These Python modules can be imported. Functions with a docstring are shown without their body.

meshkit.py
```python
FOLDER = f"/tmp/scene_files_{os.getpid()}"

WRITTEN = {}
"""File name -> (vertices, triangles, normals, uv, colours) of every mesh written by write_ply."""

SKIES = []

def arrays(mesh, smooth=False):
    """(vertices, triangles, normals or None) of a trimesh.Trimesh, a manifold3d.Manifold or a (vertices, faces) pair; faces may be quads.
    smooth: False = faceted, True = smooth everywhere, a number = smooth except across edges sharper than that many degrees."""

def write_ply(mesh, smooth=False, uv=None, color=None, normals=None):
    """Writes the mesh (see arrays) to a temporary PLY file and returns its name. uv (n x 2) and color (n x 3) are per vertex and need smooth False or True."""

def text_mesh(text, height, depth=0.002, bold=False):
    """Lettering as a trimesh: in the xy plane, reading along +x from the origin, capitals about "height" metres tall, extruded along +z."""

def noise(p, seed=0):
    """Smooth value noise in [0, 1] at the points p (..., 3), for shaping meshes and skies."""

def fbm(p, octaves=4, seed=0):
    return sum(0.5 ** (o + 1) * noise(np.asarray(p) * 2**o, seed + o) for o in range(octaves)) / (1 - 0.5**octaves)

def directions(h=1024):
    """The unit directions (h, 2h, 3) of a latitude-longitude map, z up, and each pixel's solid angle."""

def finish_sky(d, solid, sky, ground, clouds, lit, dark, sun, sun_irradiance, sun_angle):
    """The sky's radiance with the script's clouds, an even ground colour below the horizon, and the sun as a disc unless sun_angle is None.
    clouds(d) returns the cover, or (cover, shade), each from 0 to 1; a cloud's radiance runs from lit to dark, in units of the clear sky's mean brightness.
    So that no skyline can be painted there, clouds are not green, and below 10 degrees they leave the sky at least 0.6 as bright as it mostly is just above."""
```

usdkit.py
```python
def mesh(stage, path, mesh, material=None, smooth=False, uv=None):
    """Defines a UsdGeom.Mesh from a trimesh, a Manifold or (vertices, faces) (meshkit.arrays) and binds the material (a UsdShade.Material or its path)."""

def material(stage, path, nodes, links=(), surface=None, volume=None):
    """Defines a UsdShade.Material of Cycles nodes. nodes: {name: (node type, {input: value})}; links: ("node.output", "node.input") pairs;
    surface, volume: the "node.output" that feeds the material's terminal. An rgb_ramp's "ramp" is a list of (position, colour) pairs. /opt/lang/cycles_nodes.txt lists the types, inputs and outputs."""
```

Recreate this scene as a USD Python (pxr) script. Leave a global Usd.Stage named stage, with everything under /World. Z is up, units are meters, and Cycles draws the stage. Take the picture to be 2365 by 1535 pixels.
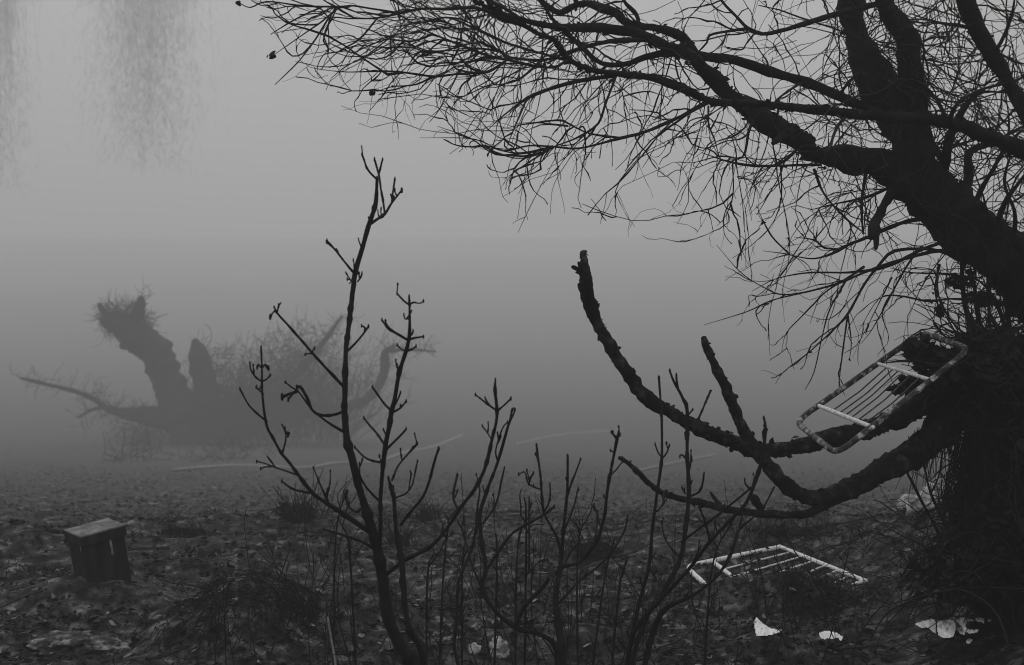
import math, random
import numpy as np, trimesh, usdkit, meshkit
from pxr import Usd, UsdGeom, UsdLux, UsdShade, Sdf, Gf
from scipy.interpolate import PchipInterpolator

stage = Usd.Stage.CreateInMemory()
UsdGeom.SetStageUpAxis(stage, UsdGeom.Tokens.z)
UsdGeom.SetStageMetersPerUnit(stage, 1.0)
world = UsdGeom.Xform.Define(stage, '/World')
stage.SetDefaultPrim(world.GetPrim())
UsdGeom.Scope.Define(stage, '/World/Looks')

# ------------------------------------------------------------------ camera, sky, sun, exposure
CAM_H, W, H, F = 1.55, 2365.0, 1535.0, 3285.0
cam = UsdGeom.Camera.Define(stage, '/World/camera')
cam.CreateFocalLengthAttr(50.0)
cam.CreateHorizontalApertureAttr(50.0 * W / F)
cam.CreateVerticalApertureAttr(50.0 * H / F)
cam.CreateClippingRangeAttr(Gf.Vec2f(0.1, 2000))
cam.CreateFStopAttr(4.0)
cam.CreateFocusDistanceAttr(6.6)
cam.CreateExposureAttr(0.36)
cam.AddTranslateOp().Set(Gf.Vec3d(0, 0, CAM_H))
cam.AddRotateXOp().Set(90.0)

SUN_EL, SUN_ROT = math.radians(52), math.radians(-14)
sun_dir = Gf.Vec3d(math.sin(SUN_ROT) * math.cos(SUN_EL), math.cos(SUN_ROT) * math.cos(SUN_EL), math.sin(SUN_EL))
usdkit.material(stage, '/World/Looks/sky_look', {
    'sky': ('sky_texture', {'sky_type': 'single_scattering', 'sun_disc': False, 'sun_elevation': SUN_EL, 'sun_rotation': SUN_ROT, 'aerosol_density': 2.0}),
    'grey': ('hsv', {'saturation': 0.0}),
    'tc': ('texture_coordinate', {}),
    'sep': ('separate_xyz', {}),
    'up': ('rgb_ramp', {'ramp': [(0.0, (2.2,) * 3), (0.1, (2.8,) * 3), (0.35, (3.9,) * 3), (1.0, (5.6,) * 3)]}),
    'n': ('noise_texture', {'scale': 2.2, 'detail': 4.0}),
    'nr': ('map_range', {'from_min': 0.3, 'from_max': 0.7, 'to_min': 0.8, 'to_max': 0.97, 'clamp': True}),
    'mix': ('mix_color', {'use_clamp': False}),
    'bg': ('background_shader', {'strength': 0.1}),
}, [('sky.color', 'grey.color'), ('tc.generated', 'sep.vector'), ('sep.z', 'up.fac'), ('tc.generated', 'n.vector'), ('n.fac', 'nr.value'),
    ('nr.result', 'mix.fac'), ('grey.color', 'mix.a'), ('up.color', 'mix.b'), ('mix.result', 'bg.color')], surface='bg.background')
dome = UsdLux.DomeLight.Define(stage, '/World/sky')
UsdShade.MaterialBindingAPI.Apply(dome.GetPrim()).Bind(UsdShade.Material.Get(stage, '/World/Looks/sky_look'))
dome.GetPrim().SetCustomDataByKey('kind', 'structure')
sun = UsdLux.DistantLight.Define(stage, '/World/sun')
sun.CreateIntensityAttr(0.2)
sun.CreateAngleAttr(30.0)
sun.CreateNormalizeAttr(True)
sun.CreateColorAttr(Gf.Vec3f(1, 1, 1))
sun.AddTransformOp().Set(Gf.Matrix4d().SetRotate(Gf.Rotation(Gf.Vec3d(0, 0, 1), sun_dir)))

# haze: one closed box of even air round everything
HAZE_DENSITY = 0.0052
usdkit.material(stage, '/World/Looks/haze_air', {'v': ('principled_volume', {'color': (0.97, 0.97, 0.97), 'density': HAZE_DENSITY, 'anisotropy': 0.25})}, volume='v.volume')

# ------------------------------------------------------------------ helpers
used = {}
def numbered(path):
    k = used.get(path, -1) + 1
    used[path] = k
    return path if k == 0 else f'{path}_{k:03d}'

def tag(prim, label=None, cat=None, group=None, kind=None):
    for k, v in (('label', label), ('category', cat), ('group', group), ('kind', kind)):
        if v:
            prim.SetCustomDataByKey(k, v)
    return prim

def thing(name, label, cat, group=None, loc=(0, 0, 0)):
    x = UsdGeom.Xform.Define(stage, numbered('/World/' + name))
    x.AddTranslateOp().Set(Gf.Vec3d(*map(float, loc)))
    tag(x.GetPrim(), label, cat, group)
    ORIGIN[str(x.GetPath())] = np.asarray(loc, float)
    return str(x.GetPath())
ORIGIN = {}

def obj(name, mesh, mat, parent='/World', smooth=40, label=None, kind=None):
    """One Mesh prim; a child of a thing is written relative to the thing's base."""
    path = numbered(parent + '/' + name)
    top = '/'.join(path.split('/')[:3])
    off = ORIGIN.get(top)
    if off is not None and np.any(off):
        v, f = (mesh.vertices, mesh.faces) if hasattr(mesh, 'vertices') else mesh
        mesh = (np.asarray(v) - off, np.asarray(f))
    usdkit.mesh(stage, path, mesh, f'/World/Looks/{mat}', smooth=smooth)
    p = stage.GetPrimAtPath(path)
    tag(p, label, None, None, kind)
    return path

def look(name, stops, scale=8.0, detail=6.0, rough=0.9, spec=0.15, bump=0.0, bump_scale=40.0, island=0.0, stretch=None, metallic=0.0, translucent=0.0):
    nodes = {'geo': ('geometry', {}),
             'n': ('noise_texture', {'scale': scale, 'detail': detail, 'roughness': 0.62}),
             'r': ('rgb_ramp', {'ramp': [(a, (c,) * 3) for a, c in stops]}),
             'p': ('principled_bsdf', {'roughness': rough, 'specular_ior_level': spec, 'metallic': metallic})}
    links = [('r.color', 'p.base_color')]
    if stretch:
        nodes['m'] = ('mapping', {'scale': stretch})
        links += [('geo.position', 'm.vector'), ('m.vector', 'n.vector')]
    else:
        links += [('geo.position', 'n.vector')]
    if island:
        nodes['mx'] = ('mix_float', {'fac': island})
        links += [('n.fac', 'mx.a'), ('geo.random_per_island', 'mx.b'), ('mx.result', 'r.fac')]
    else:
        links += [('n.fac', 'r.fac')]
    if bump:
        nodes['bn'] = ('noise_texture', {'scale': bump_scale, 'detail': 5.0, 'roughness': 0.7})
        nodes['b'] = ('bump', {'strength': bump, 'distance': 0.02})
        links += [(('m.vector' if stretch else 'geo.position'), 'bn.vector'), ('bn.fac', 'b.height'), ('b.normal', 'p.normal')]
    surf = 'p.BSDF'
    if translucent:
        nodes['t'] = ('translucent_bsdf', {})
        nodes['mc'] = ('mix_closure', {'fac': translucent})
        links += [('r.color', 't.color'), ('p.BSDF', 'mc.closure1'), ('t.BSDF', 'mc.closure2')]
        surf = 'mc.closure'
    usdkit.material(stage, f'/World/Looks/{name}', nodes, links, surface=surf)

look('bark', [(0.3, 0.004), (0.55, 0.010), (0.8, 0.035)], 9, bump=0.8, bump_scale=35)
look('dead_bark', [(0.3, 0.004), (0.52, 0.012), (0.64, 0.05), (0.8, 0.18)], 16, bump=0.9, bump_scale=45)
look('twig_bark', [(0.3, 0.006), (0.7, 0.02)], 20)
look('sapling_bark', [(0.3, 0.004), (0.7, 0.014)], 20)
look('ivy_leaf', [(0.0, 0.004), (0.7, 0.012), (0.95, 0.035)], 10, rough=0.6, spec=0.2, island=0.7)
look('dead_leaf', [(0.3, 0.006), (0.8, 0.03)], 20)
look('soil', [(0.3, 0.006), (0.46, 0.018), (0.57, 0.06), (0.68, 0.2)], 9, 12, bump=1.0, bump_scale=30)
look('litter', [(0.0, 0.010), (0.44, 0.022), (0.55, 0.08), (0.64, 0.32), (1.0, 0.66)], 2.2, island=0.75)
look('pale_leaf', [(0.25, 0.12), (0.5, 0.32), (0.75, 0.65)], 18, island=0.4)
look('dry_grass', [(0.0, 0.01), (0.5, 0.04), (0.8, 0.14), (1.0, 0.32)], 3, island=0.8)
look('dark_grass', [(0.0, 0.006), (0.7, 0.018), (1.0, 0.05)], 3, island=0.8)
look('white_paint', [(0.28, 0.06), (0.38, 0.40), (0.48, 0.72), (0.7, 0.82)], 60, 8, rough=0.5, spec=0.4, bump=0.3, bump_scale=80)
look('worn_paint', [(0.45, 0.012), (0.53, 0.05), (0.60, 0.32), (0.72, 0.55)], 24, 10, rough=0.6, spec=0.3, bump=0.3, bump_scale=80)
look('old_metal', [(0.3, 0.012), (0.55, 0.04), (0.7, 0.14)], 20, 8, rough=0.6, spec=0.3, bump=0.3, bump_scale=80)
look('white_plastic', [(0.3, 0.74), (0.5, 0.88), (0.7, 0.93)], 10, 6, rough=0.45, spec=0.3, bump=0.25, bump_scale=45, translucent=0.12)
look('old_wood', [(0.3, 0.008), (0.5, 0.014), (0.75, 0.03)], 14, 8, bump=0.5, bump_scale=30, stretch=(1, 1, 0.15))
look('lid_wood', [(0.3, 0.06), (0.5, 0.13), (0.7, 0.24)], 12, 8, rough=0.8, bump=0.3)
look('pale_wood', [(0.3, 0.06), (0.5, 0.18), (0.75, 0.38)], 16, 8, bump=0.4)
look('white_stone', [(0.34, 0.08), (0.48, 0.4), (0.62, 0.7)], 9, 9, bump=0.8, bump_scale=30)
look('pale_stone', [(0.36, 0.02), (0.5, 0.09), (0.64, 0.34)], 14, 10, bump=1.0, bump_scale=40)
look('ghost_bark', [(0.3, 0.01), (0.7, 0.035)], 5, bump=0.5)

def P(px, py, d):
    return np.array([d * (px - W / 2) / F, d, CAM_H + d * (H / 2 - py) / F])

def sstep(a, b, x):
    t = np.clip((x - a) / (b - a), 0, 1)
    return t * t * (3 - 2 * t)

# the long profile of the land: level here, down into a valley, up the far hillside
_d = np.array([15, 20, 30, 45, 60, 75, 95, 125, 170, 220, 280, 350, 440, 560, 700], float)
_p = np.array([424, 385, 345, 312, 285, 258, 220, 165, 95, 35, -25, -85, -140, -185, -215], float)
PROFILE = PchipInterpolator(np.concatenate([[-60, 0, 9, 11.5], _d, [800, 1000]]), np.concatenate([[0, 0, 0, -0.1], 1.55 - _p * _d / 3285.0, [46.0, 46.0]]))

def ground_h(x, y):
    x, y = np.asarray(x, float), np.asarray(y, float)
    p = np.stack([x, y, np.zeros_like(x)], -1)
    near = 1 - sstep(30, 60, y)
    h = 0.34 * (meshkit.fbm(p * 0.35, 3, 3) - 0.5) * (1 - 0.8 * sstep(11, 17, y))
    h = h + 0.15 * (meshkit.fbm(p * 1.3, 3, 11) - 0.5) * near * (1 - 0.5 * sstep(11, 17, y))
    h = h + 0.085 * (meshkit.fbm(p * 5.0, 3, 23) - 0.5) * near
    def g(cx, cy, sx, sy, a):
        return a * np.exp(-((x - cx) / sx) ** 2 - ((y - cy) / sy) ** 2)
    h = h + g(-1.38, 7.35, 0.38, 0.42, 0.36)            # dark tussock mound
    h = h + g(-0.8, 7.7, 0.26, 0.3, 0.22)
    h = h + g(-3.25, 9.5, 0.4, 0.35, 0.2)               # hump beside the box
    h = h + g(-2.25, 6.6, 0.35, 0.25, 0.10)
    h = h + PROFILE(np.clip(y, -60, 1000))                   # the ground falls away from the camera
    h = h + 0.12 * (meshkit.fbm(p * 0.09, 2, 51) - 0.5) * sstep(20, 45, y) + 5.0 * (meshkit.fbm(p * 0.012, 3, 52) - 0.5) * sstep(150, 400, y) * (1 - sstep(560, 700, y))
    h = h + g(1.62, 8.25, 0.30, 0.17, 0.17)             # grass hummock over the bed frame
    h = h + 0.62 * sstep(1.75, 3.3, x + 0.10 * (y - 8)) * sstep(4.5, 6.0, y) * (1 - sstep(8.6, 10.8, y))   # bank at the right
    h = h + g(0.55, 5.6, 0.8, 0.6, 0.05)
    for cx, cy, sx, sy, a in ((-3.9, 9.9, 0.5, 0.3, 0.13), (-2.4, 8.1, 0.45, 0.22, 0.10), (-0.1, 8.9, 0.6, 0.25, 0.10), (0.3, 7.4, 0.4, 0.2, 0.09), (1.0, 10.6, 0.8, 0.4, 0.12), (-1.6, 11.5, 0.9, 0.4, 0.10),
                              (2.3, 11.8, 0.7, 0.4, 0.15), (-2.7, 7.1, 0.25, 0.16, 0.09), (-1.9, 9.3, 0.5, 0.2, 0.08), (1.25, 7.0, 0.3, 0.16, 0.10), (0.9, 9.4, 0.35, 0.2, 0.08)):
        h = h + g(cx, cy, sx, sy, a)
    return h

def hit(px, py, lift=0.0):
    """Where the line of sight through a pixel meets the ground."""
    d = np.arange(3.5, 220, 0.02)
    z = CAM_H + d * (H / 2 - py) / F
    x = d * (px - W / 2) / F
    below = np.nonzero(z < ground_h(x, d))[0]
    i = below[0] if len(below) else -1
    return np.array([x[i], d[i], float(ground_h(x[i], d[i])) + lift])

def spline(p, step):
    """Catmull-Rom through the rows of p (any number of columns), about step apart in its first three."""
    p = np.asarray(p, float)
    if len(p) == 2:
        p = np.vstack([p[0], (p[0] + p[1]) / 2, p[1]])
    q = np.vstack([2 * p[0] - p[1], p, 2 * p[-1] - p[-2]])
    out = []
    for i in range(1, len(q) - 2):
        n = max(2, int(np.ceil(np.linalg.norm(q[i + 1, :3] - q[i, :3]) / step)))
        t = np.linspace(0, 1, n, endpoint=False)[:, None]
        a, b, c, d = q[i - 1], q[i], q[i + 1], q[i + 2]
        out.append(0.5 * (2 * b + (c - a) * t + (2 * a - 5 * b + 4 * c - d) * t ** 2 + (3 * b - a - 3 * c + d) * t ** 3))
    out.append(p[-1:])
    return np.vstack(out)

def tube(pts, rad, k=8, rough=0.0, seed=0, freq=9.0, cap=True):
    """A tapered tube along pts with an uneven surface."""
    pts, rad = np.asarray(pts, float), np.maximum(np.asarray(rad, float), 0.0008)
    t = np.gradient(pts, axis=0)
    t /= np.maximum(np.linalg.norm(t, axis=1, keepdims=True), 1e-9)
    n = np.zeros_like(t)
    u = np.cross(t[0], [0.31, 0.11, 0.94])
    if np.linalg.norm(u) < 0.1:
        u = np.cross(t[0], [1, 0, 0])
    n[0] = u / np.linalg.norm(u)
    for i in range(1, len(t)):
        v = n[i - 1] - t[i] * np.dot(n[i - 1], t[i])
        n[i] = v / max(np.linalg.norm(v), 1e-9)
    b = np.cross(t, n)
    a = np.linspace(0, 2 * np.pi, k, endpoint=False)
    ring = np.cos(a)[None, :, None] * n[:, None] + np.sin(a)[None, :, None] * b[:, None]
    r = rad[:, None, None]
    v = pts[:, None] + ring * r
    if rough:
        q = pts[:, None] + ring * np.maximum(r, 0.01)
        off = meshkit.fbm(q * freq, 3, seed) - 0.5 + 0.6 * (meshkit.noise(q * freq * 0.35, seed + 5) - 0.5)
        v = v + ring * r * (rough * 2 * off)[..., None]
    m = len(pts)
    v = v.reshape(-1, 3)
    i = np.arange(m - 1)[:, None] * k
    j = np.arange(k)[None]
    j2 = (j + 1) % k
    f = np.stack([i + j, i + j2, i + k + j2, i + k + j], -1).reshape(-1, 4)
    f = np.vstack([f[:, [0, 1, 2]], f[:, [0, 2, 3]]])
    if cap:
        c0, c1 = len(v), len(v) + 1
        v = np.vstack([v, pts[0], pts[-1] + t[-1] * rad[-1] * 0.6])
        jj = np.arange(k)
        f = np.vstack([f, np.stack([np.full(k, c0), (jj + 1) % k, jj], -1), np.stack([np.full(k, c1), (m - 1) * k + jj, (m - 1) * k + (jj + 1) % k], -1)])
    return v, f

def join(meshes):
    vs, fs, o = [], [], 0
    for v, f in meshes:
        if len(v) == 0:
            continue
        vs.append(np.asarray(v)); fs.append(np.asarray(f) + o); o += len(v)
    return np.vstack(vs), np.vstack(fs)

def unit(v):
    return v / np.maximum(np.linalg.norm(v, axis=-1, keepdims=True), 1e-9)

def twig_paths(p, d, length, rng, n=7, droop=0.25, kink=0.22):
    N = len(p)
    out = np.zeros((N, n, 3))
    out[:, 0] = p
    curl = rng.normal(0, kink * 0.3, (N, 3))
    d = unit(d)
    for i in range(1, n):
        d = unit(d + curl + rng.normal(0, kink, (N, 3)) + np.array([0, 0, -droop]) / n * 2)
        out[:, i] = out[:, i - 1] + d * (length / (n - 1))[:, None]
    return out

def twig_mesh(paths, rad, rng, k=4, tip=0.45):
    """All of a batch of twigs, thick at the knuckles."""
    N, n, _ = paths.shape
    t = unit(np.gradient(paths, axis=1))
    ref = unit(np.cross(t[:, 0], rng.normal(0, 1, (N, 3))))
    nn = unit(ref[:, None] - t * np.sum(ref[:, None] * t, -1, keepdims=True))
    b = np.cross(t, nn)
    r = rad[:, None] * np.linspace(1, tip, n)[None] * (1 + 0.5 * (rng.random((N, n)) > 0.72))
    a = np.linspace(0, 2 * np.pi, k, endpoint=False)
    v = paths[:, :, None] + (np.cos(a)[:, None] * nn[:, :, None] + np.sin(a)[:, None] * b[:, :, None]) * r[:, :, None, None]
    base = (np.arange(N)[:, None, None] * n + np.arange(n - 1)[None, :, None]) * k
    j = np.arange(k)[None, None]
    j2 = (j + 1) % k
    f = np.stack([base + j, base + j2, base + k + j2, base + k + j], -1).reshape(-1, 4)
    return v.reshape(-1, 3), np.vstack([f[:, [0, 1, 2]], f[:, [0, 2, 3]]])

def crown_limit(paths):
    """The twigs that stay inside the crown's real outline on its left and lower side."""
    q = paths.reshape(-1, 3)
    px, py = q[:, 0] / q[:, 1] * F + W / 2, H / 2 - (q[:, 2] - CAM_H) / q[:, 1] * F
    lim = np.interp(py, [-400, 0, 60, 140, 200, 250, 310, 370, 440, 545, 560, 760, 900, 930], [300, 540, 600, 625, 640, 775, 860, 1090, 1150, 1180, 1640, 1630, 1780, 2100])
    return (px > lim).reshape(paths.shape[:2]).all(1)

def along(curves, density, rng, t0=0.0, t1=1.0):
    """Random places on curves (each an (n,3) array): points and tangents."""
    ps, ts = [], []
    for c, dens in zip(curves, density):
        seg = np.linalg.norm(np.diff(c, axis=0), axis=1)
        s = np.concatenate([[0], np.cumsum(seg)])
        m = rng.poisson(dens * s[-1] * (t1 - t0))
        if m == 0:
            continue
        u = rng.uniform(t0, t1, m) * s[-1]
        idx = np.clip(np.searchsorted(s, u) - 1, 0, len(seg) - 1)
        w = ((u - s[idx]) / np.maximum(seg[idx], 1e-9))[:, None]
        ps.append(c[idx] * (1 - w) + c[idx + 1] * w)
        ts.append(unit(c[idx + 1] - c[idx]))
    return (np.vstack(ps), np.vstack(ts)) if ps else (np.zeros((0, 3)), np.zeros((0, 3)))

class Bough:
    """Branches traced as (x, y, width) in pixels, base first, each at its own real distance."""
    def __init__(self, f=F):
        self.known = []
        self.curves = {}
    def depth_near(self, x, y):
        a = np.array(self.known)
        return a[np.argmin((a[:, 0] - x) ** 2 + (a[:, 1] - y) ** 2), 2]
    def add(self, key, pts, d0=None, d1=None, wiggle=0.0, seed=0, step=0.04):
        p = np.array([(*q, 0)[:3] if len(q) < 3 else q for q in pts], float)
        w = p[:, 2].copy()
        good = w > 0
        w = np.interp(np.arange(len(w)), np.nonzero(good)[0], w[good])
        if d0 is None:
            d0 = self.depth_near(p[0, 0], p[0, 1])
        if d1 is None:
            d1 = d0
        s = np.concatenate([[0], np.cumsum(np.hypot(*np.diff(p[:, :2], axis=0).T))])
        s /= s[-1]
        rng = np.random.default_rng(seed + len(self.known))
        d = d0 + (d1 - d0) * s + wiggle * np.sin(s * np.pi * rng.uniform(1.5, 3.0)) * rng.choice([-1, 1])
        rows = np.array([[*P(x, y, dd), ww * dd / F / 2] for (x, y), dd, ww in zip(p[:, :2], d, w)])
        c = spline(rows, step)
        for q in c:
            self.known.append((q[0] / q[1] * F + W / 2, H / 2 - (q[2] - CAM_H) / q[1] * F, q[1]))
        self.curves[key] = c
        return c

def rev(*pts):
    return list(pts)[::-1]

# ------------------------------------------------------------------ ground
def axis(parts):
    return np.unique(np.concatenate([np.arange(a, b, s) for a, b, s in parts] + [[parts[-1][1]]]).round(4))
gx = axis([(-700, -30, 20), (-30, -8, 0.8), (-8, -4.5, 0.2), (-4.5, 4.5, 0.045), (4.5, 8, 0.2), (8, 30, 0.8), (30, 700, 20)])
gy = axis([(-50, 2, 4), (2, 4.6, 0.2), (4.6, 14, 0.05), (14, 24, 0.14), (24, 40, 0.5), (40, 90, 2), (90, 900, 15)])
X, Y = np.meshgrid(gx, gy, indexing='ij')
Z = ground_h(X, Y)
ny = len(gy)
ii = (np.arange(len(gx) - 1)[:, None] * ny + np.arange(ny - 1)[None]).ravel()
obj('ground', (np.stack([X, Y, Z], -1).reshape(-1, 3), np.stack([ii, ii + ny, ii + ny + 1, ii + 1], -1)), 'soil', smooth=True, kind='structure')
tag(stage.GetPrimAtPath('/World/ground'), 'dark rough ground of soil and dead leaves fading into the fog')

HX, HY0, HY1 = 705.0, -55.0, 905.0
obj('haze', trimesh.creation.box(bounds=[[-HX, HY0, float(Z.min()) - 1.0], [HX, HY1, 55.0]]), 'haze_air', smooth=False, kind='stuff')
tag(stage.GetPrimAtPath('/World/haze'), 'thick pale fog filling the whole air')

def leaf_batch(p, size, rng, flat=0.5, lift=0.01):
    """Curled, six-cornered leaves at points p."""
    N = len(p)
    shape = np.array([[0, -1, 0], [0.55, -0.35, 0.25], [0.5, 0.4, 0.2], [0, 1, 0.1], [-0.5, 0.4, 0.2], [-0.55, -0.35, 0.25], [0, 0, -0.08]])
    v = np.repeat(shape[None], N, 0) * rng.uniform(0.7, 1.3, (N, 7, 1))
    v[:, :, 2] *= rng.uniform(-1.5, 2.0, (N, 1))
    v *= (size / 2)[:, None, None]
    a = rng.uniform(0, 2 * np.pi, N)
    nrm = unit(np.stack([rng.normal(0, flat, N), rng.normal(0, flat, N), np.ones(N)], -1))
    u = unit(np.cross(nrm, np.stack([np.cos(a), np.sin(a), np.zeros(N)], -1)))
    w = np.cross(nrm, u)
    R = np.stack([u, w, nrm], -1)
    v = np.einsum('nij,nkj->nki', R, v) + p[:, None] + np.array([0, 0, lift])
    f = np.array([[6, i, (i + 1) % 6] for i in range(6)])
    return v.reshape(-1, 3), (f[None] + 7 * np.arange(N)[:, None, None]).reshape(-1, 3)

def scatter(n, d0, d1, rng, spread=0.47, power=1.0):
    d = (d0 ** power + rng.random(n) * (d1 ** power - d0 ** power)) ** (1 / power)
    x = rng.uniform(-1, 1, n) * spread * d
    return x, d

rng = np.random.default_rng(5)
x1, y1 = scatter(95000, 4.8, 19, rng, power=1.1)
k_ = rng.random(len(y1)) > sstep(8.5, 19, y1)
x1, y1 = x1[k_], y1[k_]
x2, y2 = scatter(60000, 9, 60, rng, power=0.9)
k_ = rng.random(len(y2)) > sstep(14, 58, y2)
x2, y2 = x2[k_], y2[k_]
lx, ly = np.concatenate([x1, x2]), np.concatenate([y1, y2])
clump = meshkit.fbm(np.stack([lx, ly, 0 * lx], -1) * 1.1, 3, 40) + 0.25 * rng.random(len(lx))
mound = np.exp(-((lx + 1.3) / 0.55) ** 2 - ((ly - 7.3) / 0.45) ** 2) + 0.9 * (lx > 1.75 + 0.05 * (ly - 5)) * (ly < 9.5)
keep = (clump > 0.50) & (rng.random(len(lx)) > mound * 0.9)
lx, ly = lx[keep], ly[keep]
obj('leaf_litter', leaf_batch(np.stack([lx, ly, ground_h(lx, ly)], -1), rng.lognormal(math.log(0.024), 0.5, len(lx)).clip(0.01, 0.07) * (1 + 0.012 * np.maximum(ly - 10, 0)), rng, 0.45, 0.012), 'litter', smooth=False, kind='stuff')
tag(stage.GetPrimAtPath('/World/leaf_litter'), 'layer of dead leaves strewn over the ground', 'leaf litter')

# the large pale leaves that can be told apart, each its own piece of the ground
n = 290
x, y = scatter(n * 3, 6.2, 9.6, rng, 0.37, 1.2)
ok = (rng.random(len(x)) > np.exp(-((x + 1.3) / 0.55) ** 2 - ((y - 7.3) / 0.45) ** 2)) & ((x < 1.6) | (rng.random(len(x)) > 0.7))
for a, b in list(zip(x[ok], y[ok]))[:n]:
    obj('leaf', leaf_batch(np.array([[a, b, float(ground_h(a, b))]]), np.array([rng.uniform(0.03, 0.075)]), rng, 0.4, 0.018), 'pale_leaf', '/World/ground', smooth=False)

def blades(x, y, length, rng, lean=0.5, r=0.0022, n=5, droop=0.5, z=None):
    p = np.stack([x, y, (ground_h(x, y) if z is None else z) - 0.01], -1)
    d = np.stack([rng.normal(0, lean, len(x)), rng.normal(0, lean, len(x)), np.ones(len(x))], -1)
    paths = twig_paths(p, d, length, rng, n, droop * 2, 0.12)
    return twig_mesh(paths, np.full(len(x), r), rng, 3, 0.3)

x, y = scatter(4500, 5.0, 15, rng, power=1.4)
c = meshkit.fbm(np.stack([x, y, 0 * x], -1) * 0.8, 2, 77) > 0.5
x, y = x[c], y[c]
obj('dry_grass', blades(x, y, rng.uniform(0.06, 0.24, len(x)), rng, 0.9), 'dry_grass', smooth=False, kind='stuff')
tag(stage.GetPrimAtPath('/World/dry_grass'), 'thin dry grass and plant stalks standing among the dead leaves', 'grass')
def tufts(n, d0, d1, per, lo, hi, seed, lean):
    rg = np.random.default_rng(seed)
    tx, ty = scatter(n, d0, d1, rg, power=1.4)
    m_ = rg.integers(per // 2, per, n)
    i_ = np.repeat(np.arange(n), m_)
    return blades(tx[i_] + rg.normal(0, 0.035, len(i_)), ty[i_] + rg.normal(0, 0.035, len(i_)), rg.uniform(lo, hi, len(i_)) * rg.uniform(0.6, 1.4, n)[i_], rg, lean, 0.0022, 5, 0.7)
obj('grass_tufts', join([tufts(190, 5.4, 17, 34, 0.06, 0.2, 401, 0.7), blades(-2.86 + rng.normal(0, 0.16, 500), 8.75 + rng.normal(0, 0.14, 500), rng.uniform(0.05, 0.16, 500), rng, 0.7, 0.0025, 5, 0.7)]), 'dark_grass', smooth=False, kind='stuff')
tag(stage.GetPrimAtPath('/World/grass_tufts'), 'dark tufts of grass scattered over the leaf covered ground', 'grass')
x, y = scatter(420, 5.2, 18, rng, power=1.3)
a_ = rng.uniform(0, 2 * np.pi, 420)
sticks = twig_paths(np.stack([x, y, ground_h(x, y) + 0.02], -1), np.stack([np.cos(a_), np.sin(a_), rng.normal(0, 0.12, 420)], -1), rng.lognormal(-1.3, 0.5, 420).clip(0.08, 0.9), rng, 8, 0, 0.12)
obj('fallen_sticks', twig_mesh(sticks, rng.uniform(0.002, 0.007, 420), rng, 5, 0.5), 'dry_grass', smooth=False, kind='stuff')
tag(stage.GetPrimAtPath('/World/fallen_sticks'), 'small fallen sticks lying among the dead leaves', 'sticks')
# dark shaggy grass on the mound and on the bank
gx_, gy_ = rng.normal(-1.3, 0.28, 3800), rng.normal(7.25, 0.26, 3800)
bx, by = rng.uniform(1.7, 3.6, 5200), rng.uniform(5.4, 9.8, 5200)
k = rng.random(5200) < sstep(1.6, 2.4, bx)
bx, by = bx[k], by[k]
obj('tussock_grass', join([blades(gx_, gy_, rng.uniform(0.08, 0.2, len(gx_)), rng, 1.0, 0.003, 5, 0.9), blades(bx, by, rng.uniform(0.1, 0.34, len(bx)), rng, 0.9, 0.003, 5, 0.8)]), 'dark_grass', smooth=False, kind='stuff')
tag(stage.GetPrimAtPath('/World/tussock_grass'), 'dark shaggy grass over the mound and the bank at right', 'grass')

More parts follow.
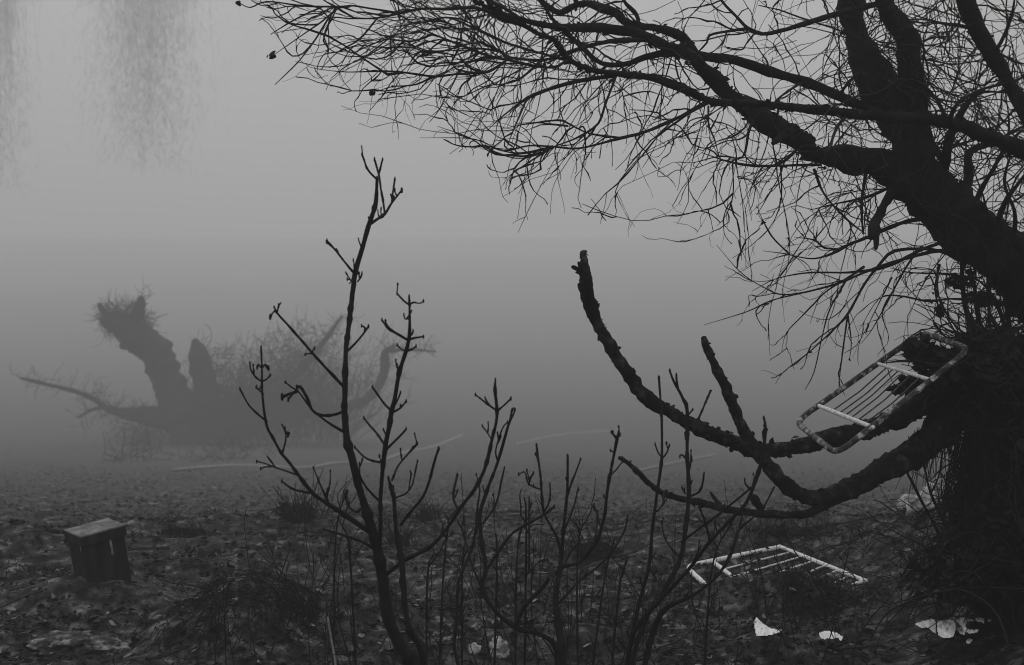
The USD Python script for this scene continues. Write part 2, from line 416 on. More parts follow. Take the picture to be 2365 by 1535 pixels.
def stone(center, r, seed, flat=0.55, rough=0.45):
    m = trimesh.creation.icosphere(subdivisions=4, radius=1.0)
    v = m.vertices * (1 + rough * 2.6 * (meshkit.fbm(m.vertices * 2.2 + seed, 5, seed) - 0.5))[:, None]
    v = v * np.array([r[0], r[1], r[2]]) + center
    return v, m.faces

# ------------------------------------------------------------------ big bare tree, upper right
T = Bough()
A = T.add
A('trunk', [(3500, 1560, 330), (3200, 1290, 290), (2880, 1020, 235), (2560, 780, 190), (2365, 630, 146), (2300, 588, 136), (2235, 530, 116), (2180, 470, 118), (2130, 405, 112), (2100, 335, 98)], 6.9, 7.1, step=0.03)
A('limb_a', [(2103, 340, 100), (2070, 270, 86), (2039, 210, 78), (2005, 145, 68), (1978, 74, 57), (1964, 0, 52), (1955, -120, 46), (1940, -330, 34), (1900, -560, 15)], 7.1, 7.5)
A('limb_b', [(2110, 330, 70), (2120, 237, 58), (2103, 162, 52), (2096, 91, 54), (2062, 44, 46), (2042, 0, 40), (2025, -120, 34), (2040, -330, 22), (2050, -500, 10)], 7.1, 6.8)
A('limb_c', [(2140, 440, 110), (2039, 384, 66), (1964, 368, 57), (1886, 362, 52), (1852, 332, 54), (1802, 298, 50), (1734, 258, 43), (1677, 216, 38), (1643, 176, 42), (1599, 129, 40), (1541, 108, 32), (1507, 92, 28), (1457, 74, 25), (1372, 64, 20), (1287, 61, 15), (1203, 44, 13), (1135, 20, 10), (1060, -20, 6)], 7.1, 6.4)
A('limb_d', rev((1101, -40, 5), (1152, 37, 9), (1203, 54, 10), (1250, 81, 11), (1281, 91, 12), (1298, 115, 13), (1321, 142, 13), (1372, 162, 14), (1423, 169, 15), (1507, 179, 16), (1575, 203, 16), (1639, 233, 16), (1683, 237, 16), (1768, 240, 17), (1852, 250, 19), (1954, 260, 22), (2072, 271, 25), (2191, 281, 30), (2275, 311, 38), (2365, 348, 46), (2600, 480, 60), (2850, 800, 80), (3000, 1110, 90)), 6.8, 6.0)
A('limb_e', [(2030, 262, 26), (1937, 220, 26), (1852, 186, 25), (1768, 162, 24), (1734, 149, 22), (1683, 135, 19), (1640, 132, 18), (1590, 122, 18), (1541, 122, 16), (1490, 132, 14), (1440, 149, 13), (1389, 145, 13), (1355, 118, 10), (1325, 91, 9), (1271, 37, 8), (1245, -20, 6)], 7.1, 6.5)
A('limb_f', [(2640, 840, 70), (2500, 520, 50), (2365, 254, 40), (2326, 186, 38), (2292, 129, 38), (2258, 68, 38), (2228, 0, 34), (2180, -120, 28), (2100, -330, 12)], 6.9, 6.6)
A('limb_g', [(2025, 10, 16), (1937, 30, 14), (1869, 51, 12), (1802, 71, 11), (1761, 78, 10), (1727, 64, 8), (1700, 37, 7), (1666, 0, 6), (1630, -60, 4)], None, 6.8)
A('limb_h', [(1602, 122, 24), (1575, 85, 21), (1541, 71, 19), (1507, 64, 18), (1474, 60, 18), (1440, 47, 17), (1426, 30, 17), (1389, 17, 17), (1358, 7, 17), (1325, 12, 17), (1294, 30, 16), (1264, 14, 12), (1237, -10, 10), (1180, -60, 6)], None, 6.9)
A('branch', [(1633, 236, 13), (1575, 267, 9), (1490, 304, 8), (1423, 321, 8), (1338, 342, 7), (1277, 338, 8)], None, 5.9)
S = [  # smaller boughs (base first), joined to whatever they start on
    [(1277, 338, 6), (1215, 352, 5), (1145, 356, 4), (1085, 318, 3), (1010, 291, 2.5)],
    [(1277, 338, 5), (1220, 336, 4), (1162, 348, 3.5), (1110, 325, 3), (1060, 318, 2.5), (970, 318, 2)],
    [(1277, 338, 5), (1230, 350, 4), (1180, 352, 3), (1130, 340, 2)],
    [(1277, 340, 4), (1220, 375, 3.5), (1163, 415, 2)],
    [(1277, 340, 4), (1230, 360, 3), (1190, 365, 3), (1110, 342, 2)],
    [(1423, 175, 6), (1399, 237, 6), (1382, 284, 6), (1338, 315, 5), (1280, 338, 5)],
    [(1440, 318, 5), (1362, 308, 5), (1311, 284, 5), (1287, 277, 5), (1203, 288, 4), (1159, 298, 2)],
    [(1311, 290, 4), (1240, 283, 3.5), (1190, 285, 2)],
    [(1507, 92, 14), (1474, 91, 14), (1406, 95, 12), (1338, 112, 11), (1287, 129, 9), (1250, 139, 8), (1176, 132, 7), (1162, 122, 7), (1112, 98, 5), (1051, 64, 4), (990, 20, 2)],
    [(1311, 138, 8), (1271, 156, 7), (1176, 139, 7), (1118, 125, 7), (1068, 105, 6), (1000, 78, 5), (940, 50, 3)],
    [(1166, 142, 7), (1125, 166, 7), (1091, 159, 6), (1068, 139, 5), (1054, 115, 4)],
    [(1125, 166, 7), (1051, 171, 6), (1000, 176, 6), (906, 164, 5), (804, 166, 4), (750, 161, 2)],
    [(1423, 172, 11), (1403, 176, 10), (1355, 183, 10), (1298, 196, 10), (1257, 210, 9), (1217, 227, 8), (1162, 267, 5), (1125, 301, 2)],
    [(1152, 37, 9), (1101, 18, 8), (1040, 20, 8), (1007, 20, 7), (974, 20, 6), (923, 30, 6), (872, 41, 5), (804, 42, 5), (760, 39, 4), (703, 51, 2)],
    [(923, 30, 5), (860, 20, 4), (794, 14, 4), (737, 54, 4), (683, 91, 4), (629, 129, 3)],
    [(800, 14, 4), (745, 15, 4), (690, 12, 4), (615, 3, 4), (578, 17, 4), (551, 5, 3)],
    [(760, 39, 4), (730, 88, 4), (689, 142, 4), (635, 195, 3)],
    [(745, 15, 4), (700, 35, 4), (660, 57, 3), (625, 79, 3)],
    [(872, 41, 4), (830, 90, 4), (780, 120, 3), (740, 160, 3)],
    [(1474, 61, 12), (1470, 34, 11), (1440, 0, 10), (1420, -50, 7)],
    [(1727, 66, 8), (1683, 71, 7), (1639, 81, 7), (1633, 98, 6), (1612, 120, 6)],
    [(1678, 75, 5), (1668, 100, 5), (1640, 125, 4)],
    [(1203, 44, 9), (1150, 10, 8), (1080, -20, 6), (1000, -40, 3)],
    [(1321, 142, 7), (1240, 120, 6), (1160, 95, 6), (1085, 60, 5), (1020, 40, 4), (930, 75, 2)],
    [(1000, 78, 5), (950, 95, 4), (880, 90, 3), (800, 110, 2)],
    [(1068, 105, 5), (1000, 120, 4), (930, 100, 3), (850, 130, 2)],
    [(1162, 120, 5), (1100, 112, 4), (1040, 130, 3), (980, 125, 2)],
    [(1000, 176, 5), (960, 195, 4), (905, 200, 3), (860, 215, 2)],
    [(1217, 227, 5), (1190, 290, 4), (1170, 340, 2)],
    [(1250, 139, 6), (1210, 175, 5), (1180, 190, 4), (1110, 200, 2)],
    # drooping boughs below the trunk
    [(2230, 545, 12), (2138, 572, 9), (2049, 615, 8), (1959, 629, 6), (1870, 629, 5), (1791, 644, 4), (1737, 672, 2)],
    [(2270, 590, 14), (2180, 578, 11), (2102, 594, 9), (2013, 622, 7), (1923, 658, 6), (1816, 680, 4), (1762, 662, 3), (1708, 626, 3), (1655, 565, 2)],
    [(1923, 658, 5), (1870, 672, 4), (1780, 694, 3), (1726, 719, 3), (1626, 750, 2)],
    [(2221, 601, 12), (2156, 576, 9), (2067, 579, 8), (2030, 612, 7), (1995, 658, 7), (1959, 723, 6), (1923, 762, 5), (1870, 812, 4), (1809, 859, 3), (1791, 887, 2)],
    [(1958, 726, 4), (1948, 798, 4), (1938, 880, 2)],
    [(1958, 724, 4), (1966, 790, 3), (1962, 830, 2)],
    [(1995, 616, 6), (1960, 640, 5), (1909, 672, 4), (1880, 701, 4), (1852, 730, 3), (1816, 769, 3), (1805, 812, 2)],
    [(1952, 650, 5), (1916, 715, 4), (1898, 780, 3), (1880, 859, 3), (1859, 900, 2)],
    [(2160, 500, 12), (2080, 515, 11), (1995, 551, 9), (1959, 565, 8), (1923, 585, 6), (1880, 597, 5), (1840, 592, 4), (1816, 586, 4), (1762, 579, 2)],
    [(1825, 588, 4), (1784, 547, 4), (1758, 500, 3), (1750, 479, 2)],
    [(1940, 575, 5), (1905, 572, 5), (1880, 554, 4), (1834, 547, 2)],
    [(1884, 556, 4), (1888, 523, 2)],
    [(2110, 590, 6), (2081, 637, 5), (2049, 698, 4), (2013, 762, 3), (1988, 794, 2)],
    [(2240, 640, 7), (2180, 632, 6), (2102, 629, 5), (2056, 618, 3)],
    [(2250, 690, 6), (2192, 690, 5), (2138, 694, 5), (2077, 683, 4), (2030, 690, 3), (1984, 762, 2)],
    [(2060, 640, 4), (2030, 700, 3), (1990, 780, 2)],
    [(2170, 610, 6), (2160, 660, 5), (2165, 700, 4), (2175, 750, 3)],
    # under limb_c and limb_d
    [(1750, 262, 8), (1730, 300, 7), (1715, 362, 5), (1665, 360, 4), (1600, 375, 3), (1565, 372, 2)],
    [(1852, 334, 8), (1800, 378, 7), (1740, 382, 6), (1680, 372, 5), (1620, 352, 3)],
    [(1886, 380, 8), (1810, 382, 6), (1760, 383, 5), (1700, 376, 4)],
    [(1692, 378, 4), (1693, 450, 3), (1675, 500, 2.5), (1655, 522, 2)],
    [(1636, 245, 5), (1637, 290, 5), (1650, 320, 4), (1660, 360, 3)],
    [(1880, 390, 7), (1905, 450, 5), (1960, 510, 5), (2000, 540, 4)],
    [(2000, 400, 9), (1990, 470, 7), (1993, 540, 5)],
    [(2060, 430, 9), (2000, 455, 7), (1930, 470, 5), (1870, 485, 3)],
    [(1954, 268, 8), (1930, 300, 7), (1915, 345, 5), (1905, 350, 4)],
    [(1800, 245, 6), (1790, 280, 5), (1770, 330, 4)],
    [(1850, 190, 7), (1800, 225, 6), (1795, 240, 5)],
    [(1937, 222, 8), (1960, 190, 7), (1990, 165, 6), (2020, 140, 4)],
    [(2190, 282, 10), (2160, 225, 8), (2120, 190, 7), (2070, 172, 5)],
    [(2191, 285, 12), (2210, 240, 9), (2270, 205, 7), (2330, 190, 5), (2400, 160, 3)],
    [(2165, 470, 30), (2180, 400, 24), (2190, 330, 22), (2215, 270, 18), (2260, 215, 10), (2340, 215, 5)],
    [(2200, 500, 26), (2235, 420, 20), (2240, 350, 18), (2290, 330, 12), (2365, 290, 7), (2420, 260, 4)],
    [(2240, 540, 18), (2260, 450, 14), (2300, 380, 10), (2330, 300, 7), (2320, 200, 4)],
    [(2292, 130, 12), (2320, 80, 9), (2340, 20, 7), (2345, -40, 4)],
    [(2258, 68, 12), (2220, 60, 8), (2160, 50, 6), (2100, 30, 4)],
    [(2290, 560, 14), (2320, 470, 11), (2370, 400, 8), (2420, 330, 5)],
    [(2330, 590, 14), (2345, 500, 10), (2320, 420, 8), (2340, 340, 5)],
]
for i, pts in enumerate(S):
    r_ = random.Random(i)
    A(f'bough{i}', pts, None, None if i in (5,) else T.depth_near(pts[0][0], pts[0][1]) + r_.uniform(-0.45, 0.25), wiggle=0.05, seed=i)
A('stub', [(2065, 430, 26), (2050, 462, 25), (2031, 493, 27), (2017, 525, 20), (2012, 548, 15)], None, 6.7)
A('stub2', [(2025, 520, 14), (2024, 548, 16), (2023, 575, 12)], None, 6.75)
A('knob', [(1830, 300, 30), (1800, 318, 22), (1785, 330, 12)], None, 6.7)

tree = thing('bare_tree', 'big leaning bare tree whose drooping twigs fill the upper right', 'tree', loc=(P(3500, 1560, 6.9)[0], 6.9, 0))
made_limbs = []
for key, c in sorted(T.curves.items(), key=lambda kc: not (kc[0] == 'trunk' or kc[0].startswith('limb'))):
    big = c[:, 3].max() > 0.02
    name = 'trunk' if key == 'trunk' else 'limb' if key.startswith('limb') else 'branch_stub' if key in ('stub', 'stub2', 'knob') else 'branch'
    rough = 0.5 if key == 'trunk' else 0.6 if key in ('limb_c', 'limb_h', 'stub', 'stub2', 'knob') else 0.5 if big else 0.4
    up = tree
    if name in ('branch', 'branch_stub'):
        up = made_limbs[int(np.argmin([np.min(np.linalg.norm(cc - c[0, :3], axis=1)) for _, cc in made_limbs]))][0]
    if name == 'branch':
        c[:, 3] *= np.interp(np.linspace(0, 1, len(c)), [0, 0.6, 1], [1, 1, 0.55])
    w_ = obj(name, tube(c[:, :3], c[:, 3], 18 if key == 'trunk' else 12 if big else 6, rough, len(key) * 7 + int(abs(c[0, 0]) * 100) % 97, 12 if big else 30), 'bark' if big else 'twig_bark', up, smooth=60)
    if name in ('trunk', 'limb'):
        made_limbs.append((w_, c[:, :3]))

def twigs_on(curves, dens, rng, length, droop, ahead=0.55, side=0.8, bias=(0, 0, -0.2), r0=0.0034, levels=(1.0, 0.55), t0=0.05, kink=0.2, sub=5.0, limit=None):
    """Twigs on curves, then finer twigs on those."""
    meshes = []
    p, t = along(curves, dens, rng, t0, 1.0)
    for lev, scale in enumerate(levels):
        N = len(p)
        if N == 0:
            break
        L = rng.lognormal(math.log(length * scale), 0.45, N).clip(0.06, 1.0)
        d = unit(t) * ahead + unit(rng.normal(0, 1, (N, 3)) * np.array([1, 0.9, 1])) * side + np.array(bias)
        n = 11 if lev == 0 else 8
        paths = twig_paths(p, d, L, rng, n, droop, kink)
        if limit is not None:
            paths = paths[limit(paths)]
            N = len(paths)
        meshes.append(twig_mesh(paths, np.full(N, r0 * (1 if lev == 0 else 0.7)) * rng.uniform(0.55, 1.5, N), rng, 4 if lev == 0 else 3, 0.5))
        p, t = along(list(paths), [sub] * N, rng, 0.12, 0.98)
    return meshes

rng = np.random.default_rng(17)
C = {k: c[:, :3] for k, c in T.curves.items()}
left = [C[k] for k in C if k.startswith('bough') and int(k[5:]) < 30]
drop = [C[k] for k in C if k.startswith('bough') and 30 <= int(k[5:]) < 47]
under = [C[k] for k in C if k.startswith('bough') and int(k[5:]) >= 47]
tm = []
tm += twigs_on(left, [11] * len(left), rng, 0.38, 0.14, 0.9, 0.62, (-0.35, 0, -0.3), 0.0029, (1.0, 0.5), kink=0.26, sub=5.5, limit=crown_limit)
tm += twigs_on(drop, [6] * len(drop), rng, 0.22, 0.2, 0.85, 0.55, (-0.1, 0, -0.15), 0.0026, (1.0, 0.5), kink=0.22, sub=3.0, limit=crown_limit)
tm += twigs_on(under, [17] * len(under), rng, 0.36, 0.12, 0.5, 0.9, (0, 0, -0.1), 0.0029, kink=0.22, limit=crown_limit)
tm += twigs_on([C['limb_d'][-260:]], [17], rng, 0.36, 0.3, 0.6, 0.75, (-0.25, 0, -0.45), 0.003, kink=0.22, limit=crown_limit)
tm += twigs_on([C['limb_c'][40:]], [18], rng, 0.45, 0.25, 0.4, 0.9, (-0.1, 0, -0.3), 0.0032, kink=0.22, limit=crown_limit)
tm += twigs_on([C['limb_e'], C['limb_g'], C['limb_h'], C['branch']], [15, 18, 20, 12], rng, 0.36, 0.3, 0.5, 0.85, (-0.1, 0, -0.25), 0.003, kink=0.22, limit=crown_limit)
tm += twigs_on([C['limb_a'], C['limb_b']], [30, 34], rng, 0.55, 0.05, 0.2, 1.0, (0.12, 0, -0.05), 0.0033, kink=0.22, limit=crown_limit)
tm += twigs_on([C['limb_f'], C['trunk'][-90:]], [48, 24], rng, 0.65, 0.1, 0.2, 1.0, (0.0, 0, 0.05), 0.0033, kink=0.22, sub=6, limit=crown_limit)
dense_top = [C[f'bough{k}'] for k in (8, 9, 13, 22, 23, 24, 25, 26)]
tm += twigs_on(dense_top, [10] * len(dense_top), rng, 0.42, 0.12, 0.9, 0.62, (-0.3, 0, -0.15), 0.0027, kink=0.2, sub=7, limit=crown_limit)
hang = [C[k] for k in ('limb_c', 'limb_d', 'limb_e', 'branch')] + under[:8]
tm += twigs_on(hang, [3.2] * len(hang), rng, 0.5, 0.6, 0.3, 0.7, (-0.15, 0, -0.7), 0.0026, (1.0, 0.35), kink=0.13, sub=4, limit=crown_limit)
# fine tips hanging from the outer boughs
obj('twigs', join(tm), 'twig_bark', tree, smooth=False, kind='stuff')
for (px, py, s) in [(629, 129, 0.05), (551, 6, 0.035), (906, 186, 0.035), (852, 204, 0.04), (800, 232, 0.03), (1052, 100, 0.04), (1872, 815, 0.03), (1960, 836, 0.03), (2168, 716, 0.045), (2162, 676, 0.04), (1787, 295, 0.03), (1735, 476, 0.03), (1742, 525, 0.03), (1640, 286, 0.025)]:
    kn = np.array(T.known)
    px, py, d = kn[np.argmin((kn[:, 0] - px) ** 2 + (kn[:, 1] - py) ** 2)]
    k_ = 4
    obj('dead_leaf', leaf_batch(P(px, py, d) + rng.normal(0, s * 0.12, (k_, 3)), rng.uniform(0.4, 0.9, k_) * s, rng, 2.0, 0), 'dead_leaf', tree, smooth=False)
# flakes of bark and lichen standing off the thick limbs
def flakes(curve, per_m, size, rng, out=0.95):
    q, t = along([curve[:, :3]], [per_m], rng)
    r_ = curve[np.argmin(np.linalg.norm(q[:, None] - curve[None, :, :3], axis=2), axis=1), 3]
    n_ = unit(np.cross(t, rng.normal(0, 1, q.shape)))
    return leaf_batch(q + n_ * (r_ * out)[:, None], rng.lognormal(-0.25, 0.5, len(q)).clip(0.3, 2.2) * size, rng, 1.6, 0)
obj('bark_flakes', join([flakes(T.curves['trunk'], 420, 0.045, rng, 1.0)] + [flakes(T.curves[k], 200, 0.024, rng, 1.0) for k in ('limb_a', 'limb_b', 'limb_c', 'limb_f', 'limb_d', 'limb_h')]), 'bark', tree, smooth=False, kind='stuff')

# ------------------------------------------------------------------ ivy stump with three curved dead limbs
D = Bough()
D.add('stump', [(2365, 1640, 290), (2355, 1450, 230), (2345, 1250, 190), (2335, 1080, 165), (2310, 960, 165), (2275, 870, 150), (2265, 800, 90)], 6.9, 6.9, step=0.03)
D.add('limb_a', rev((1347, 581, 16), (1349, 612, 24), (1351, 644, 28), (1358, 687, 30), (1377, 739, 28), (1406, 795, 28), (1448, 861, 30), (1500, 922, 32), (1571, 965, 34), (1651, 1003, 32), (1721, 1031, 34), (1769, 1040, 33), (1863, 1026, 36), (1957, 1003, 42), (2052, 974, 48), (2146, 927, 56), (2250, 890, 75)), 6.9, 5.9, step=0.015)
D.add('limb_b', rev((1625, 779, 15), (1632, 800, 20), (1641, 823, 22), (1674, 889, 24), (1698, 951, 25), (1731, 1017, 28), (1773, 1073, 31), (1816, 1120, 33), (1863, 1147, 33), (1910, 1147, 38), (1981, 1120, 50), (2075, 1069, 58), (2146, 1021, 64), (2217, 951, 85), (2270, 920, 100)), 6.9, 6.1, step=0.015)
D.add('limb_c', rev((1430, 1056, 8), (1440, 1062, 10), (1462, 1078, 13), (1509, 1125, 14), (1552, 1146, 13), (1604, 1158, 14), (1698, 1179, 17), (1769, 1187, 17), (1858, 1187, 18), (1910, 1163, 19), (1960, 1140, 22)), None, 6.0, step=0.015)
D.add('stub_a', [(1348, 632, 14), (1334, 622, 14), (1322, 616, 12)], None, None, step=0.008)
D.add('stub_b', [(1352, 676, 14), (1342, 668, 12), (1337, 655, 8)], None, None, step=0.008)
D.add('stub_c', [(1668, 1172, 10), (1650, 1150, 9), (1641, 1136, 5)], None, None, step=0.008)
D.add('stub_d', [(1760, 1182, 14), (1750, 1164, 22), (1742, 1150, 20), (1738, 1142, 8)], None, None, step=0.008)
st = thing('dead_stump', 'ivy smothered dead stump at the right edge with three long curved bare limbs', 'stump', loc=(P(2345, 1640, 6.9)[0], 6.9, 0))
for i, (key, c) in enumerate(D.curves.items()):
    nm = 'stump' if key == 'stump' else 'limb' if key.startswith('limb') else 'branch_stub'
    obj(nm, tube(c[:, :3], c[:, 3], 22 if key == 'stump' else 16 if nm == 'limb' else 8, 0.5 if key == 'stump' else 0.46, 31 + i, 8 if key == 'stump' else 34), 'dead_bark' if nm != 'stump' else 'bark', st, smooth=60)

rng = np.random.default_rng(23)
def cloud(px, py, d, sx, sy, sd, n):
    """Points in an ellipsoid given by its middle (pixels, distance) and half widths (pixels, metres)."""
    u = unit(rng.normal(0, 1, (n, 3))) * rng.random((n, 1)) ** 0.45
    d_ = d + u[:, 2] * sd
    return np.stack([d * (px - W / 2) / F + u[:, 0] * sx * d / F, d_, CAM_H + d * (H / 2 - py) / F + u[:, 1] * sy * d / F], -1)
ivy = [(2290, 850, 6.8, 75, 75, 0.35, 900), (2255, 790, 6.75, 40, 30, 0.2, 260), (2300, 800, 6.9, 40, 50, 0.25, 300), (2240, 860, 6.6, 60, 40, 0.3, 400),
       (2340, 930, 6.8, 70, 90, 0.4, 900), (2275, 930, 6.75, 40, 40, 0.3, 260), (2335, 1080, 6.7, 75, 130, 0.45, 1200), (2310, 1220, 6.6, 95, 110, 0.5, 1100),
       (2360, 1290, 6.5, 100, 100, 0.5, 900), (2250, 1290, 6.7, 80, 60, 0.4, 500), (2180, 1340, 6.9, 90, 50, 0.4, 500), (2380, 1000, 6.6, 60, 220, 0.4, 1000), (2360, 820, 7.0, 40, 60, 0.3, 250)]
ip = np.vstack([cloud(*q[:6], int(q[6] * 0.6)) for q in ivy])
obj('ivy', leaf_batch(ip, rng.uniform(0.04, 0.085, len(ip)), rng, 1.6, 0), 'ivy_leaf', st, smooth=False, kind='stuff')
# shaggy strands hanging from the underside of the big limb and the ivy
hp = np.vstack([cloud(2230, 950, 6.75, 80, 26, 0.3, 190), cloud(2150, 1010, 6.6, 60, 30, 0.2, 50), cloud(2255, 1040, 6.7, 50, 80, 0.3, 260), cloud(2220, 1100, 6.7, 40, 60, 0.2, 90)])
L = rng.uniform(0.1, 0.3, len(hp))
strands = twig_mesh(twig_paths(hp, np.stack([rng.normal(0, 0.25, len(hp)), rng.normal(0, 0.25, len(hp)), -np.ones(len(hp))], -1), L, rng, 6, 0.5, 0.1), np.full(len(hp), 0.0022), rng, 3, 0.4)
mo = []
for key in ('limb_a', 'limb_b'):
    c = D.curves[key]
    q, t = along([c[: int(len(c) * 0.6), :3]], [170], rng)
    mo.append(q + unit(rng.normal(0, 1, q.shape) + np.array([0, -0.4, 0])) * np.interp(np.arange(len(q)), [0, len(q)], [0.03, 0.03])[:, None] * rng.uniform(0.7, 1.4, (len(q), 1)))
tp = np.vstack([cloud(*q[:6], int(q[6] * 0.11)) for q in ivy])
tgl = twig_paths(tp, rng.normal(0, 1, tp.shape) + [0, 0, 0.5], rng.uniform(0.15, 0.6, len(tp)), rng, 9, 0.3, 0.22)
obj('tangled_stems', twig_mesh(tgl, rng.uniform(0.002, 0.005, len(tp)), rng, 4, 0.5), 'twig_bark', st, smooth=False, kind='stuff')
obj('hanging_strands', strands, 'dark_grass', st, smooth=False, kind='stuff')
mo = np.vstack(mo)
obj('moss', leaf_batch(mo, rng.uniform(0.02, 0.05, len(mo)), rng, 1.5, 0), 'ivy_leaf', st, smooth=False, kind='stuff')
obj('bark_flakes', join([flakes(D.curves[k], 130, 0.02, rng, 0.94) for k in ('limb_a', 'limb_b', 'limb_c')]), 'dead_bark', st, smooth=False, kind='stuff')

# shrub with upright stems behind the stump
E = Bough()
E.add('s0', [(2275, 1500, 26), (2275, 1100, 22), (2262, 800, 20), (2246, 762, 18), (2236, 730, 14), (2228, 700, 12), (2222, 640, 10), (2221, 590, 8), (2215, 520, 5)], 7.25, 7.2)
E.add('s1', [(2290, 1480, 22), (2290, 1000, 18), (2275, 790, 14), (2262, 745, 12), (2255, 700, 10), (2250, 650, 7)], 7.3, 7.3)
E.add('s2', [(2350, 1480, 20), (2345, 1000, 16), (2335, 834, 12), (2325, 770, 11), (2310, 720, 10), (2296, 690, 8), (2275, 660, 6), (2250, 640, 4)], 7.3, 7.2)
E.add('s3', [(2390, 1480, 20), (2385, 1000, 16), (2360, 830, 10), (2335, 770, 8), (2325, 720, 8), (2318, 650, 6), (2310, 600, 4)], 7.35, 7.4)
E.add('s4', [(2300, 1480, 18), (2300, 900, 12), (2290, 800, 9), (2284, 720, 8), (2280, 640, 5)], 7.4, 7.4)
E.add('s5', [(2420, 1480, 20), (2400, 900, 14), (2375, 780, 10), (2362, 700, 8), (2364, 640, 6)], 7.2, 7.2)
E.add('s6', [(2365, 712, 14), (2310, 700, 14), (2270, 694, 20), (2240, 683, 14), (2228, 680, 6)], 7.2, 7.2)
E.add('s7', [(2246, 780, 7), (2215, 760, 6), (2190, 730, 5), (2175, 700, 4), (2150, 640, 3)], 7.2, 7.1)
E.add('s8', [(2250, 800, 6), (2205, 790, 5), (2170, 765, 4), (2155, 740, 3)], 7.2, 7.1)
sh = thing('stem_shrub', 'upright bare shrub stems rising behind the ivy stump at right', 'shrub', loc=(P(2330, 1480, 7.3)[0], 7.3, 0))
for i, c in enumerate(E.curves.values()):
    obj('stem', tube(c[:, :3], c[:, 3], 8, 0.3, i + 60, 25), 'twig_bark', sh, smooth=60)
EC = [c[int(len(c) * 0.5):, :3] for c in E.curves.values()]
obj('twigs', join(twigs_on(EC, [16] * len(EC), rng, 0.26, 0.1, 0.4, 0.9, (0, 0, 0), 0.003)), 'twig_bark', sh, smooth=False, kind='stuff')
lp = np.vstack([cloud(2215, 650, 7.1, 30, 18, 0.15, 60), cloud(2265, 690, 7.1, 36, 16, 0.12, 90), cloud(2170, 716, 7.0, 12, 14, 0.05, 18)])
obj('leaf_clump', leaf_batch(lp, rng.uniform(0.03, 0.06, len(lp)), rng, 1.6, 0), 'ivy_leaf', sh, smooth=False, kind='stuff')

# two leaning dead sticks below the big limb
E2 = Bough()
for i, (lab, pts, d0, d1) in enumerate([
        ('dark straight stick leaning from the bank up to the lowest thick limb', [(2186, 1268, 9), (2165, 1225, 8), (2130, 1160, 7), (2105, 1110, 6), (2082, 1068, 5)], 7.6, 6.7),
        ('thin forked stick standing on the bank beside the dark stump', [(2196, 1255, 9), (2185, 1215, 8), (2150, 1140, 6), (2135, 1080, 5), (2118, 1052, 3)], 7.6, 7.2)]):
    c = E2.add(f'k{i}', pts, d0, d1)
    t_ = thing('leaning_stick', lab, 'stick', loc=c[0, :3])
    obj('stick', tube(c[:, :3], c[:, 3], 6, 0.3, 90 + i, 25), 'sapling_bark', t_, smooth=60)
    if i == 1:
        for q in ([(2150, 1140, 5), (2168, 1100, 4), (2178, 1040, 3)], [(2135, 1080, 4), (2140, 1060, 3), (2146, 1042, 2)], [(2185, 1215, 5), (2180, 1150, 4), (2190, 1080, 2)]):
            c2 = E2.add(f'f{q[0]}', q)
            obj('side_shoot', tube(c2[:, :3], c2[:, 3], 5, 0.3, 95, 25), 'sapling_bark', t_, smooth=60)

# ------------------------------------------------------------------ metal bed end frames
def rounded(corners, rad, n=6, closed=True):
    """A loop through 3-D corners with rounded turns."""
    out, m = [], len(corners)
    for i in range(m):
        if not closed and i in (0, m - 1):
            out.append(corners[i]); continue
        a, b, c = corners[i - 1], corners[i], corners[(i + 1) % m]
        u, v = unit(a - b), unit(c - b)
        for t in np.linspace(0, 1, n):
            out.append((1 - t) ** 2 * (b + u * rad) + 2 * t * (1 - t) * b + t * t * (b + v * rad))
    if closed:
        out.append(out[0])
    return np.array(out)

def dense(p, step=0.02):
    s = np.concatenate([[0], np.cumsum(np.linalg.norm(np.diff(p, axis=0), axis=1))])
    u = np.linspace(0, s[-1], max(3, int(s[-1] / step)))
    return np.stack([np.interp(u, s, p[:, k]) for k in range(3)], -1)

def rod(p, r, k=10, seed=0, rough=0.05):
    p = dense(np.asarray(p, float))
    return tube(p, np.full(len(p), r), k, rough, seed, 30)

c0, c1, c2, c3 = P(1933, 1049, 6.0), P(1837, 974, 6.6), P(2129, 767, 6.85), P(2240, 806, 6.25)
fr = thing('bed_frame', 'rusty pale metal bed frame hooked over the curved dead limbs', 'bed frame', 'metal bed frames', loc=c0)
obj('outer_tube', rod(rounded([c0, c1, c2, c3], 0.085), 0.0135, 12, 3), 'worn_paint', fr, smooth=True)
def lerp(a, b, t):
    return a + (b - a) * t
a0, a1 = P(2011, 1004, 0), None
def on_edge(p, q, px):
    """The point of the edge p-q that shows at pixel column px."""
    t = np.linspace(0, 1, 2001)[:, None]
    s = p + (q - p) * t
    x_ = s[:, 0] / s[:, 1] * F + W / 2
    return s[np.argmin(abs(x_ - px))]
k1a, k1b = on_edge(c1, c2, 1890), on_edge(c0, c3, 2013)
k2a, k2b = on_edge(c1, c2, 2027), on_edge(c0, c3, 2150)
nrm_ = unit(np.cross(c1 - c0, c3 - c0))
if nrm_[1] > 0:
    nrm_ = -nrm_
obj('crossbar', rod([lerp(k1a, k1b, -0.02), lerp(k1a, k1b, 1.02)], 0.0105, 10, 5), 'white_paint', fr, smooth=True)
obj('crossbar', rod([lerp(k2a, k2b, -0.02), lerp(k2a, k2b, 1.02)], 0.009, 10, 6), 'white_paint', fr, smooth=True)
for t, s in [(0.27, 0.20), (0.40, 0.32), (0.51, 0.42), (0.62, 0.52), (0.74, 0.66), (0.87, 0.82)]:
    a, b = lerp(k1a, k1b, t), lerp(k2a, k2b, s)
    obj('rod', rod([a, lerp(a, b, 0.5) + np.array([0, 0, -0.012]), b], 0.0034, 6, 8), 'old_metal', fr, smooth=True)

